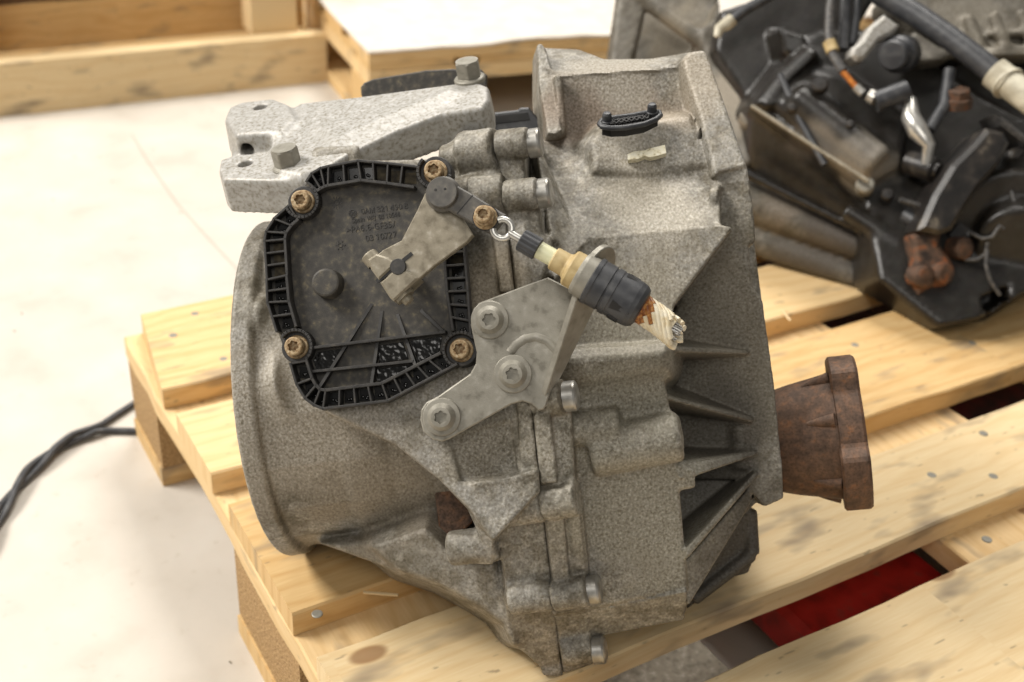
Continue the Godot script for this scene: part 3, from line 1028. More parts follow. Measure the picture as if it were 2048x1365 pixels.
	k.prism([-5.2, 120, 18, 122.7, 23.4, 78.6, 0.2, 71], 23.4, -0.020, 0.433, -20, 1.5, 1.5, 0.1)
	k.bar(Vector3(-6.9, 128.8, 80), Vector3(14.9, 132.6, 87), 12, 12, 1.5, 1.5)
	k.bar(Vector3(-13.3, 193.1, 88), Vector3(5.5, 195.6, 96), 11, 11, 1.5, 1.5)
	k.prism([-5.3, 119.1, 6.2, 119.3, 11, 74.4, 0.1, 72.3], 22.6, 0.095, 0.485, -20, 1.2, 1.2, 0.04)
	k.prism([8.2, 120.3, 16.3, 122.2, 21.1, 82.8, 12.9, 80.7], 17.2, 0.231, 0.481, -20, 1.5, 1.8, 0.06)
	k.bar(Vector3(0.3, 64.3, 53), Vector3(22.6, 68.8, 59), 10.5, 10.5, 1.5, 1.5)
	k.prism([0.8, 60.6, 21.8, 63.7, 29.6, 7.3, 8.9, -0.9, 6.6, 19.7], 2.3, 0.002, 0.753, -50, 1.5, 1.0, 0.06)
	k.bar(Vector3(7.9, 20.2, 18), Vector3(28.6, 24, 22), 11, 11, 4.0, 1.5)
	# far lower shoulder that the tall ribs run over
	k.prism([-9.5, 299.5, 9.1, 293.8, 7, 269.8, -14.8, 255.9], 152.8, -0.729, -0.400, -40, 4.0, 2.0, 0.2)
	k.prism([-11.3, 368.9, -7.9, 363.6, 20.3, 287.7, 14.6, 282.3, -1.6, 298.5], 251.7, -0.676, -0.676, -40, 3.0, 2.0, 0.1)
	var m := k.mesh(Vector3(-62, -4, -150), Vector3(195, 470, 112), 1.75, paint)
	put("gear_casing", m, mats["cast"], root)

func poly(a: Array) -> PackedVector2Array:
	return Shape.ccw(a)


func hole_plate(s: Shape, outer: PackedVector3Array, inner: PackedVector3Array) -> void:   # flat ring facing up between two loops of equal count
	for i in outer.size():
		var j := (i + 1) % outer.size()
		s.quad(outer[i], inner[i], inner[j], outer[j])


func torx_bolt(called: String, parent: Node, at: Transform3D, r: float, h: float, flange: float, mat: String, dome := 0.0, lobes := 6) -> MeshInstance3D:
	var s := shape()
	if flange > 0:
		s.lathe([flange, -1.0, flange, 0.8, flange - 0.5, 1.3, r * 0.9, 1.5 + dome * 0.3], 40)
	var top := 1.3 + h
	if dome > 0:
		s.lathe([r, 1.0, r * 1.0, 2.2, r * 0.86, top * 0.62, r * 0.7, top - 0.2, r * 0.5, top], 40)
	else:
		s.lathe([r, 0.5, r, top - 0.9, r - 0.3, top - 0.35, r - 0.9, top], 40)
	var rim := r * 0.5 if dome > 0 else r - 0.9
	var rs := r * 0.43 if dome > 0 else r * 0.56
	var a := s.ring(rim, top, 48)
	var b := s.ring(rs, top, 48, 0.13 if lobes == 6 else 0.07, lobes)
	var d := s.ring(rs, top - h * 0.5, 48, 0.13 if lobes == 6 else 0.07, lobes)
	hole_plate(s, a, b)
	for i in 48:
		var j := (i + 1) % 48
		s.quad(b[i], d[i], d[j], b[j])
	s.disc(d)
	return put(called, s.mesh(), mats[mat], parent, at)


func hex_bolt(called: String, parent: Node, at: Transform3D, r: float, h: float, flange: float, mat: String, turn := 0.2) -> MeshInstance3D:
	var s := shape()
	if flange > 0:
		s.lathe([flange, -1.0, flange, 1.2, flange - 0.7, 2.0, r * 0.9, 2.8], 40)
	var top := 2.0 + h
	var a := s.poly_ring(r, 1.0, 6, 48, turn)
	var b := s.poly_ring(r, top - 1.2, 6, 48, turn)
	var e := PackedVector3Array()
	for i in 48:
		var t := TAU * i / 48
		var q := minf(r * 0.88, Vector2(b[i].x, b[i].y).length())
		e.append(Vector3(cos(t) * q, sin(t) * q, top))
	s.loops([a, b, e])
	s.disc(e)
	return put(called, s.mesh(), mats[mat], parent, at)


func head_bolt(parent: Node, at: Vector3, along: Vector3, r: float, h: float) -> void:   # flanged casing bolt seen from its side
	var s := shape()
	s.lathe([r, 0, r, h - 2.0, r - 0.5, h - 0.9, r - 2.0, h, 0.01, h + 0.1], 40)
	put("casing_bolt", s.mesh(), mats["steel"], parent, facing(at, along))


func fixtures() -> void:
	var along := Vector3(0.971, 0.117, 0.208)
	for p in [Vector3(-0.0153, 0.3572, 0.054), Vector3(-0.0094, 0.3233, 0.066), Vector3(0.0057, 0.1951, 0.092), Vector3(0.0229, 0.068, 0.054), Vector3(0.0286, 0.0209, 0.022)]:
		head_bolt(root, p, along, 9.6, 8.6)
	end_cover()
	mount()
	cable_bracket()
	shift_lever()
	cable()
	flange()
	small_parts()


func rim_walls(s: Shape, outer: PackedVector2Array, inner: PackedVector2Array, z0: float, z1: float, step: float, spots: Array) -> void:
	for line in [outer, inner]:
		for i in line.size() - 1:
			var d: Vector2 = (line[i + 1] - line[i]).normalized() * 0.7
			s.beam(line[i] - d, line[i + 1] + d, 1.7 if line == outer else 2.0, z0, z1 if line == outer else z1 - 0.05, 0.35)
	for i in outer.size() - 1:
		var n := maxi(1, roundi(((outer[i + 1] - outer[i]).length() + (inner[i + 1] - inner[i]).length()) * 0.5 / step))
		for j in n:
			var t := float(j) / n
			var a := outer[i].lerp(outer[i + 1], t)
			var b := inner[i].lerp(inner[i + 1], t)
			s.beam(a, b, 1.35, z0, z1 - 0.25, 0.3)
			t = (j + 0.5) / n
			spots.append([outer[i].lerp(outer[i + 1], t).lerp(inner[i].lerp(inner[i + 1], t), 0.5), (b - a)])


func line2(a: Array) -> PackedVector2Array:
	var p := PackedVector2Array()
	for i in a.size() / 2:
		p.append(Vector2(a[2 * i], a[2 * i + 1]))
	return p


func arc2(mid: Vector2, r: float, from: float, to: float, n: int) -> PackedVector2Array:
	var p := PackedVector2Array()
	for i in n + 1:
		var t := deg_to_rad(lerpf(from, to, float(i) / n))
		p.append(mid + Vector2(cos(t), sin(t)) * r)
	return p


func end_cover() -> void:
	var at := Transform3D(Vector3(0.9917, 0.0102, 0.1281), Vector3(0.0000, 0.9968, -0.0797), Vector3(-0.1285, 0.0791, 0.9885), Vector3(-0.1159, 0.2649, 0.074))
	var s := shape()
	s.prism(poly([-32.9, 75.4, -27.6, 76.6, -8.4, 79.6, 30.2, 74.5, 44.9, 73.2, 51.3, 68.5, 59.4, 30.2, 62.7, -4.7, 64.6, -29.4, 68.1, -38.8, 65.9, -49.6, 55.9, -50.8, 12.7, -73.2, -28.9, -78.1, -40.7, -71.5, -46.3, -62.9, -50.4, -49.7, -55.5, -40.7, -60.2, -28, -66.4, -11, -68.8, 29.2, -68.2, 34.6, -63.1, 43.6, -53, 52.7, -45.8, 61.6, -38.8, 72]), -9.0, 0.0, 0.4)
	var cover := put("end_cover", s.mesh(), mats["plastic_dusty"], root, at)
	cover.set_meta("label", "black plastic end cover with ribbed rim")
	var spots := []
	s = shape()
	rim_walls(s, line2([-40.1, 65.9, -36.9, 70.7, -31.1, 74, -25.9, 75.2, -6.8, 78.1, 12.5, 75.9, 31.4, 73.2]), line2([-32.9, 59.6, -30.9, 60.9, -28.3, 62.1, -26.1, 62.7, -4.7, 65.6, 12, 63.2, 29, 60.2]), 0, 8.0, 9.0, spots)
	put("rim", s.mesh(), mats["plastic"], cover)
	var upper := spots.size()
	s = shape()
	rim_walls(s, line2([-51.6, 50.5, -61, 42.4, -66.1, 34.2, -67, 28.1, -65, 4.5]), line2([-45.3, 41.4, -49.5, 37.7, -53, 33, -53.6, 29.1, -51.9, 6.5]), 0, 8.0, 8.6, spots)
	put("rim", s.mesh(), mats["plastic"], cover)
	var tan_to := spots.size()
	s = shape()
	rim_walls(s, line2([-64.9, 3.2, -64.1, -11.1, -57.9, -29.2]), line2([-51.9, 5.9, -50.1, -10.6, -45.3, -26.2]), 0, 9.0, 8.6, spots)
	put("rim", s.mesh(), mats["plastic"], cover)
	s = shape()
	rim_walls(s, line2([-48.5, -50, -44.4, -62.9, -38.8, -71.7, -33, -76, -27.2, -78.2, 14.1, -73.4, 57, -51.2]), line2([-38.2, -48.2, -34.5, -59.2, -31.9, -63.6, -29.2, -66.1, -25.7, -66.7, 10.2, -62.6, 46.6, -44.3]), 0, 9.0, 8.8, spots)
	put("rim", s.mesh(), mats["plastic"], cover)
	s = shape()
	var right := spots.size()
	rim_walls(s, line2([60.8, 27.3, 63.7, -5.5, 65.6, -33.7]), line2([48.2, 26.3, 50.5, -5.9, 54.4, -29.8]), 0, 8.0, 9.0, spots)
	put("rim", s.mesh(), mats["plastic"], cover)
	# floors of the rim pockets: oil in most, bare grey metal in a few
	for i in spots.size():
		var q: Vector2 = spots[i][0]
		var dry_one := (i >= upper and i < tan_to - 0 and i > upper + 2) or (i < upper and i >= upper - 3) or (i >= right and i < right + 2)
		var t := shape()
		var p := PackedVector2Array([q + Vector2(-3.6, -3.6), q + Vector2(3.6, -3.6), q + Vector2(3.6, 3.6), q + Vector2(-3.6, 3.6)])
		t.prism(p, 0.0, 0.35 if dry_one else 0.8, 0.0)
		if not dry_one:
			for j in 3:
				var b := q + Vector2(rng.randf_range(-1.6, 1.6), rng.randf_range(-2.4, -0.4))
				t.xf = Transform3D(Basis(), Vector3(b.x, b.y, 0.7) * 0.001)
				t.lathe([1.1, 0, 0.9, 0.45, 0.5, 0.7, 0.01, 0.8], 10)
		put("pocket_floor" if dry_one else "oil_film", t.mesh(), mats["slot" if dry_one else "oil_smooth"], cover)
	# lower ribs
	for q in [[-34.4, -39.9, 49.8, -30.8], [-36.1, -55, 29.7, -48.9]]:
		s = shape()
		s.beam(Vector2(q[0], q[1]), Vector2(q[2], q[3]), 1.9, 0, 7.0, 0.35)
		put("rib", s.mesh(), mats["plastic"], cover)
	for q in [[1.4, -12, -30.8, -65.7], [7.8, -16.5, 3.1, -63], [17.7, -18.8, 30.6, -51.1], [32.6, -16.5, 49.1, -31.4]]:
		s = shape()
		s.beam(Vector2(q[0], q[1]), Vector2(q[2], q[3]), 1.9, 0, 0.4, 0.3, 7.1)
		put("rib", s.mesh(), mats["plastic"], cover)
	# pools of oil between them
	for q in [[-33.6, -42.5, -17.4, -40.4, -23.7, -52.6, -33.4, -54.8, -36.1, -47.8], [5.4, -38.7, 21.7, -36.4, 25, -47.1, 6.2, -49.7], [26.2, -35.8, 46.5, -33.2, 44.6, -42.9, 31.4, -49], [5.3, -53.2, 26.9, -50.8, 21.9, -55.5, 7.9, -61.6, 4.7, -60.7]]:
		s = shape()
		s.prism(poly(q), 0.0, 0.9, 0.2)
		put("oil_pool", s.mesh(), mats["oil"], cover)
	# peg and bolt bosses
	s = shape()
	s.lathe([9.6, 0, 9.0, 9.0, 8.6, 9.8, 7.6, 10.2, 0.01, 10.4], 40)
	put("peg", s.mesh(), mats["plastic_dusty"], cover, Transform3D(Basis(), Vector3(0.001 * [-26.3, 0.7][0], 0.001 * [-26.3, 0.7][1], 0)))
	var spin := 0.0
	for q in [[-43.2, 53.5], [42.3, 70.3], [-46, -39.2], [59.2, -42]]:
		var m := Vector2(q[0], q[1])
		var o := Transform3D(Basis(Vector3(0, 0, 1), spin), Vector3(m.x, m.y, 3.2) * 0.001)
		s = shape()
		s.xf = Transform3D(Basis(), Vector3(m.x, m.y, 0) * 0.001)
		s.lathe([10.5, -8, 10.2, 2.8, 9.6, 3.2, 7.0, 3.2], 40)
		put("bolt_boss", s.mesh(), mats["plastic"], cover)
		s = shape()
		var inward := rad_to_deg((-m).angle())
		var path := arc2(m, 10.6, inward - 105, inward + 105, 16)
		for i in path.size() - 1:
			s.beam(path[i], path[i + 1], 2.0, 0, 8.0, 0.35)
		put("boss_wall", s.mesh(), mats["plastic"], cover)
		torx_bolt("cover_bolt", cover, o, 5.9, 7.0, 7.6, "bolt_rust")
		spin += 0.4
	# moulded writing
	letters(cover, "0AM 321 490 B", [-6.3, 44.2], 3.3, 0.10, 1.0)
	letters(cover, "Spain  WFJ  03 10544", [-12.1, 38.9], 2.7, 0.115, 0.9)
	letters(cover, ">PA6.6-GF35/", [-15.6, 32.2], 3.7, 0.10, 1.02)
	letters(cover, "03 10727", [-3.2, 26.5], 3.6, 0.12, 1.0)
	s = shape(Transform3D(Basis(), Vector3(0.001 * [-11.8, 45.9][0], 0.001 * [-11.8, 45.9][1], 0)))
	s.lathe([2.7, 0, 2.7, 0.4, 2.1, 0.4, 2.1, 0], 28)
	for q in [[-1.3, 1.6, -0.5, -0.1], [-0.5, -0.1, 0.0, 0.9], [0.0, 0.9, 0.5, -0.1], [0.5, -0.1, 1.3, 1.6], [-1.9, 0.7, -0.9, -1.7], [-0.9, -1.7, 0.0, 0.0], [0.0, 0.0, 0.9, -1.7], [0.9, -1.7, 1.9, 0.7]]:
		s.beam(Vector2(q[0], q[1]), Vector2(q[2], q[3]), 0.45, 0, 0.4, 0.0)
	put("emblem", s.mesh(), mats["plastic"], cover)
	for w in [[[-22.4, 53], 3.2, 12], [[-19.7, 25.6], 2.6, 6]]:
		s = shape(Transform3D(Basis(), Vector3(w[0][0], w[0][1], 0) * 0.001))
		s.lathe([w[1] * 0.6, 0, w[1] * 0.6, 0.3, w[1] * 0.45, 0.3, w[1] * 0.45, 0], 20)
		for i in int(w[2]):
			var e := Vector2.from_angle(TAU * i / w[2])
			s.beam(e * w[1] * 0.8, e * w[1] * 1.25, 0.5, 0, 0.35, 0.0)
		put("date_mark", s.mesh(), mats["plastic"], cover)


func letters(parent: Node, text: String, at: Array, height: float, turn: float, squeeze := 0.92, mat := "plastic", depth := 0.35) -> void:
	var f := SystemFont.new()
	f.font_names = PackedStringArray(["Droid Sans Mono"] if squeeze < 0.0 else ["Droid Sans"])
	var t := TextMesh.new()
	t.font = f
	t.text = text
	t.font_size = 32
	t.pixel_size = height * 0.001 / 23.0
	t.depth = depth * 0.001
	t.curve_step = 0.5
	t.horizontal_alignment = HORIZONTAL_ALIGNMENT_LEFT
	t.vertical_alignment = VERTICAL_ALIGNMENT_BOTTOM
	var b := Basis(Vector3(0, 0, 1), turn)
	b.x *= absf(squeeze)
	put("lettering", t, mats[mat], parent, Transform3D(b, Vector3(at[0], at[1], depth * 0.5) * 0.001))


func mount() -> void:
	var k := Casting.new()
	var f := Transform3D(Vector3(0.9886, 0.1269, 0.0810), Vector3(-0.0000, 0.5382, -0.8428), Vector3(-0.1506, 0.8332, 0.5321), Vector3(-137.5, 374.4, 8))
	k.up = Vector3(0, 0, 1)
	k.prism([-52.9, 54.7, -45.7, 68.6, 0, 63.8, 68.8, 61.6, 83.5, 62.7, 95.5, 45.8, 96.2, 22.2, 92, 7.1, 62.5, 5.5, 32.6, -13.6, 4.6, -39.7, -9.7, -58.6, -25.5, -63.4, -40.6, -52.2, -53.8, -15.4, -60, 30.9], 0.0, 0, 0, -25.0, 4.0, 3.0, 0.06)
	k.prism([-98.2, 48.4, -99.7, 70.3, -92.1, 78.4, -66.5, 76.5, -52.8, 60.2, -42.2, 28.5, -47.5, 5.9, -82.9, 13.3], 4.0, 0, 0, -22.0, 6.0, 4.0, 0.1)
	k.prism([-89.1, -25.8, -91.4, -8.6, -81.8, -3.4, -56.1, -8, -17.4, -33.7, -14.3, -56.1, -22.1, -66.6, -82.2, -44], -4.0, 0, 0, -29.0, 6.0, 3.0, 0.04)
	k.prism([-93.3, 32, -54.2, 28.7, -27.8, -48.7, -84, -29.8], -12.0, 0, 0, -28.0, 6.0, 3.0, 0.1)
	k.prism([-21.9, 6.2, 33.4, 19.2, 68, 39.1, 61.4, 27.2, 27.7, 3.2, -4, -24.3], 3.0, 0, 0, -6.0, 12.0, 2.0, 0.5)
	k.prism([59.5, -9.1, 92, 18.8, 92.4, -5.2, 77.9, -40.1, 60.8, -34.3], -20.0, 0, 0, -38.0, 4.0, 2.0, 0.1)
	for q in [[-71.1, -22.1], [-73.7, 61.4]]:
		k.bar(Vector3(q[0], q[1], -60), Vector3(q[0], q[1], 30), 5.2, 5.2, 1.5, 0.2, true)
	var cut := [-77.3, 40.6]
	k.bar(Vector3(cut[0] - 4, cut[1], -7), Vector3(cut[0] + 2, cut[1] - 40, -9), 4.5, 4.5, 2.0, 1.0, true)
	blots = []
	var m := k.mesh(Vector3(-160, -140, -45), Vector3(160, 200, 12), 2.0, func(_p, _n): return Color(1, 1, 1))
	var o := put("mounting_bracket", m, mats["cast_clean"], root, Transform3D(Vector3(0.9886, 0.1269, 0.0810), Vector3(-0.0000, 0.5382, -0.8428), Vector3(-0.1506, 0.8332, 0.5321), Vector3(-0.1375, 0.3744, 0.008)))
	o.set_meta("label", "pale grey cast mounting arm with two feet")
	var q := [-37.1, -42.5]
	hex_bolt("mounting_bolt", o, Transform3D(Basis(), Vector3(q[0], q[1], -3.5) * 0.001), 9.2, 12.5, 10.8, "zinc")
	q = [81.6, 63.5]
	hex_bolt("mounting_bolt", o, Transform3D(Basis(), Vector3(q[0], q[1], 0.3) * 0.001), 9.4, 12.5, 11.5, "zinc", 0.5)


func cable_bracket() -> void:
	var at := Transform3D(Vector3(0.9968, 0.0000, 0.0797), Vector3(0.0000, 1.0000, -0.0000), Vector3(-0.0797, 0.0000, 0.9968), Vector3(-0.0397, 0.2058, 0.1))
	var s := shape()
	s.prism(poly([-11.5, 33.5, -9.7, 43.2, -6.3, 46.8, -0.8, 48.9, 25, 58.5, 35.6, 62.1, 50.6, 54.5, 54.2, 48.5, 34.4, -15.5, 32.8, -17.6, 30.1, -18.5, 25.9, -14.6, 20.4, -12.8, 13.2, -14.7, -24.6, -36.1, -28.9, -37.6, -34.4, -36.5, -40.6, -31.6, -42.4, -24.3, -41.8, -18.2, -38.7, -13.7, -31.4, -10, -11.8, 3.7, -8.4, 9.8, -7.8, 16.8]), -6.0, 4.0, 0.8)
	var o := put("cable_bracket", s.mesh(), mats["zinc"], root, at)
	o.set_meta("label", "grey metal cable bracket with an upturned flange")
	for q in [[0.4, 36.5], [14.4, 3.8], [-28.9, -22.4]]:
		torx_bolt("bracket_bolt", o, Transform3D(Basis(Vector3(0, 0, 1), q[0] * 0.2), Vector3(q[0], q[1], 4.8) * 0.001), 8.6, 5.0, 11.6, "zinc", 1.0)
	s = shape()
	var path := []
	var pts := [12.4, 16.5, 16, 21.3, 21.5, 25, 28.2, 26.2, 34.9, 23.8, 40.3, 18.3, 42.7, 13.8]
	for i in pts.size() / 2:
		path.append(Vector3(pts[2 * i], pts[2 * i + 1], 0.9))
	s.tube(path, 4.2, 14)
	put("pressed_bead", s.mesh(), mats["zinc"], o)
	letters(o, "BPH  26743", [40.4, 56.3], 3.6, PI + 0.18, 1.0, "lever_steel", 0.2)
	letters(o, "1J0 713 8638", [45.2, 48.5], 3.6, PI + 0.2, 0.8, "lever_steel", 0.2)
	letters(o, "NVD JE", [43.4, 41.8], 3.6, PI + 0.2, 1.0, "lever_steel", 0.2)
	# upturned flange that holds the cable
	var ax := Vector3(0.78, -0.43, 0.45)
	var f := facing(Vector3(0.0236, 0.2698, 0.122), ax, Vector3(0.48, 0.87, 0))
	s = shape(f)
	var arch := PackedVector2Array()
	for i in 15:
		var t := lerpf(-1.1, PI * 0.62, i / 14.0)
		arch.append(Vector2(cos(t), sin(t)) * 17.5)
	arch.append_array([Vector2(-78, -17), Vector2(-86, -24), Vector2(-60, -24)])
	s.prism(Shape.ccw(flat_list(arch)), -1.8, 1.8, 0.5, true)
	var fl := put("flange", s.mesh(), mats["zinc"], o, at.affine_inverse())
	fl.set_meta("label", "upturned flange of the bracket round the cable end")


func flat_list(p: PackedVector2Array) -> Array:
	var a := []
	for q in p:
		a.append(q.x)
		a.append(q.y)
	return a


func shift_lever() -> void:
	var at := Transform3D(Vector3(0.9929, 0.0118, 0.1180), Vector3(0.0000, 0.9950, -0.0995), Vector3(-0.1186, 0.0988, 0.9880), Vector3(-0.079, 0.2908, 0.104))
	var s := shape()
	s.prism(poly([1, 27.6, -3.3, 18.2, -13.2, -1.1, -24.5, -6.7, -28.8, -10.3, -23.1, -20.4, -16.3, -32.7, -12, -33, 6.8, -17, 26.7, -2.9, 30.3, 1.3, 20.9, 16.7, 13.2, 27.6]), 0.5, 6.0, 0.6, true)
	var o := put("shift_lever", s.mesh(), mats["lever_steel"], root, at)
	o.set_meta("label", "worn grey steel selector lever across the end cover")
	s = shape()
	s.prism(poly([-33.7, -12.8, -28.6, -9.2, -21.2, -11.5, -16.2, -15.5, -26.8, -25.1, -31.5, -18.9]), -9.0, 7.6, 1.2, true)
	s.prism(poly([-25.9, -26.9, -14.7, -17.1, -2.1, -24.3, -11.8, -33.2, -17.5, -38.2, -19.7, -36.4]), -9.0, 7.6, 1.2, true)
	put("clamp", s.mesh(), mats["lever_steel"], o)
	s = shape()
	s.beam(Vector2([-28.3, -26.1][0], [-28.3, -26.1][1]), Vector2([-6.7, -9.2][0], [-6.7, -9.2][1]), 2.4, 5.0, 6.3, 0.0)
	put("clamp_slot", s.mesh(), mats["dark"], o)
	var q := [-15, -17.4]
	s = shape(Transform3D(Basis(), Vector3(q[0], q[1], 0) * 0.001))
	s.lathe([5.0, -22, 5.0, 7.6, 4.6, 8.1, 0.01, 8.2], 28)
	put("selector_shaft", s.mesh(), mats["plastic"], o)
	var ca := Vector2([-32.3, -11.6][0], [-32.3, -11.6][1])
	var cb := Vector2([-11.4, -35.3][0], [-11.4, -35.3][1])
	var cd := Vector3(cb.x - ca.x, cb.y - ca.y, 0)
	s = shape(facing(Vector3(ca.x, ca.y, 0) * 0.001, -cd))
	s.lathe([5.4, -3, 5.4, 3.6, 4.8, 4.4, 0.01, 4.5], 28)
	put("clamp_bolt", s.mesh(), mats["lever_steel"], o)
	s = shape(facing(Vector3(cb.x, cb.y, 0) * 0.001, cd))
	var a := s.poly_ring(7.0, -9, 6, 36, 0.3)
	var b := s.poly_ring(7.0, 0, 6, 36, 0.3)
	s.loops([a, b])
	s.disc(b)
	s.lathe([3.6, 0, 3.6, 3.0, 3.0, 3.6, 0.01, 3.6], 20)
	put("clamp_nut", s.mesh(), mats["lever_steel"], o)
	# cable end joint: black link with its round cap
	s = shape()
	s.prism(poly([8, 19.9, 19.1, 31.4, 30.9, 24.4, 51.2, 11.2, 42.6, 0.1, 21.9, 12]), 6.5, 14.0, 1.0, true)
	var link := put("cable_link", s.mesh(), mats["grey_plastic"], o)
	s = shape()
	s.beam(Vector2([31.2, 23.5][0], [31.2, 23.5][1]), Vector2([21.9, 12.6][0], [21.9, 12.6][1]), 0.7, 13.5, 14.1, 0.0)
	put("joint_groove", s.mesh(), mats["dark"], link)
	q = [13.2, 25.2]
	s = shape(Transform3D(Basis(), Vector3(q[0], q[1], 0) * 0.001))
	s.lathe([10.5, 5, 10.8, 12, 9.6, 13.5, 9.4, 17.4, 8.9, 18.0, 0.01, 18.2], 44)
	put("round_cap", s.mesh(), mats["grey_plastic"], link)
	s = shape()
	for h in [[9.6, 26.5], [15.3, 26.9]]:
		s.xf = Transform3D(Basis(), Vector3(h[0], h[1], 18.05) * 0.001)
		s.lathe([0.9, 0, 0.7, 0.25, 0.01, 0.3], 12)
	put("cap_dimple", s.mesh(), mats["dark"], link)
	q = [39, 9.7]
	var w := shape(Transform3D(Basis(), Vector3(q[0], q[1], 14.1) * 0.001))
	w.lathe([7.9, 0, 7.9, 0.25, 0.01, 0.3], 32)
	put("bolt_seat", w.mesh(), mats["dark"], link)
	var bolt := hex_bolt("link_bolt", link, Transform3D(Basis(), Vector3(q[0], q[1], 14.0) * 0.001), 6.6, 5.0, 7.2, "bolt_rust", 0.4)
	bolt.set_meta("label", "rusty bolt of the cable joint")
	torx_bolt("link_bolt", link, Transform3D(Basis(), Vector3(q[0] - 0.4, q[1] + 0.6, 16.0) * 0.001), 5.2, 6.4, 0.0, "bolt_rust", 0.0, 12)


func cable() -> void:
	var a := Vector3(-0.0319, 0.2954, 0.126)
	var axis := Vector3(0.855, -0.5, 0.10).normalized()
	var f := facing(a, axis, Vector3(0, 0, 1))
	var s := shape()
	var loop := []
	for i in 20:
		var t := lerpf(-2.6, 2.6, i / 19.0)
		loop.append(a * 1000.0 + (axis * cos(t) + Vector3(0.5, 0.855, 0).normalized() * sin(t)) * 5.6)
	s.tube(loop, 2.1, 12)
	s.tube([a * 1000.0 + axis * 4.5, a * 1000.0 + axis * 9.0, a * 1000.0 + axis * 20.0], [2.6, 2.4, 2.3], 20)
	var o := put("shift_cable", s.mesh(), mats["bright"], root)
	o.set_meta("label", "cut shift cable with bright eye, black collar and frayed white end")
	s = shape(f)
	var r0 := s.ring(6.6, 13.0, 72, 0.035, 14)
	var r1 := s.ring(6.8, 24.0, 72, 0.035, 14)
	s.loops([s.ring(5.6, 12.4, 72), r0, r1, s.ring(5.9, 24.6, 72)])
	s.disc(s.ring(5.6, 12.4, 72), false)
	s.disc(s.ring(5.9, 24.6, 72))
	put("rubber_sleeve", s.mesh(), mats["rubber"], o)
	s = shape(f)
	s.lathe([5.3, 22, 5.3, 36], 32)
	put("nylon_sleeve", s.mesh(), mats["nylon"], o)
	s = shape(f)
	s.lathe([5.4, 34.6, 6.4, 34.6, 7.0, 35.4, 7.2, 43, 8.0, 44.5, 10.4, 45.5, 11.2, 46.6, 11.4, 54.0], 44)
	put("tan_bush", s.mesh(), mats["tan"], o)
	s = shape(f)
	s.lathe([11.4, 51.5, 12.6, 52.0, 13.2, 54.0, 13.2, 60.0], 44)
	put("grey_ring", s.mesh(), mats["zinc"], o)
	s = shape(f)
	s.lathe([13.0, 60, 14.6, 60.6, 14.6, 63, 14.2, 63.4, 14.2, 70.6, 13.5, 71, 13.5, 71.8, 14.5, 72.2, 14.5, 75.6, 14.1, 76, 14.1, 88, 13.6, 91, 12.0, 93.4, 9.0, 94.4, 8.4, 94.2, 8.0, 92], 52)
	var col := put("black_collar", s.mesh(), mats["rubber"], o)
	s = shape(f)
	for t in [0.55, 2.1, 3.65, 5.2]:
		var e := Vector3(cos(t), sin(t), 0)
		var g := Vector3(-sin(t), cos(t), 0)
		for q in [[77.5, 91.0, 3.1, 0.55]]:
			var p := [e * 14.25 - g * q[2] + Vector3(0, 0, q[0]), e * 14.25 + g * q[2] * 0.9 + Vector3(0, 0, q[0]), e * 13.9 + g * q[3] + Vector3(0, 0, q[1] - 1.5), e * 13.9 - g * q[3] + Vector3(0, 0, q[1] - 1.5)]
			s.quad(p[0], p[3], p[2], p[1])
	put("collar_slot", s.mesh(), mats["dark"], col)
	for t in [1.32, 4.46]:
		s = shape(f)
		var e := Vector3(cos(t), sin(t), 0)
		var g := Vector3(-sin(t), cos(t), 0)
		for d in [[-2.4, -2.4, 79.0, 85.0], [2.4, 2.4, 79.0, 85.0]]:
			s.tube([e * 14.1 + g * d[0] + Vector3(0, 0, d[2]), e * 14.1 + g * d[1] + Vector3(0, 0, d[3])], 0.45, 6)
		for z in [79.0, 85.0]:
			s.tube([e * 14.1 - g * 2.4 + Vector3(0, 0, z), e * 14.1 + g * 2.4 + Vector3(0, 0, z)], 0.45, 6)
		put("collar_catch", s.mesh(), mats["dark"], col)
	frayed(o, f)


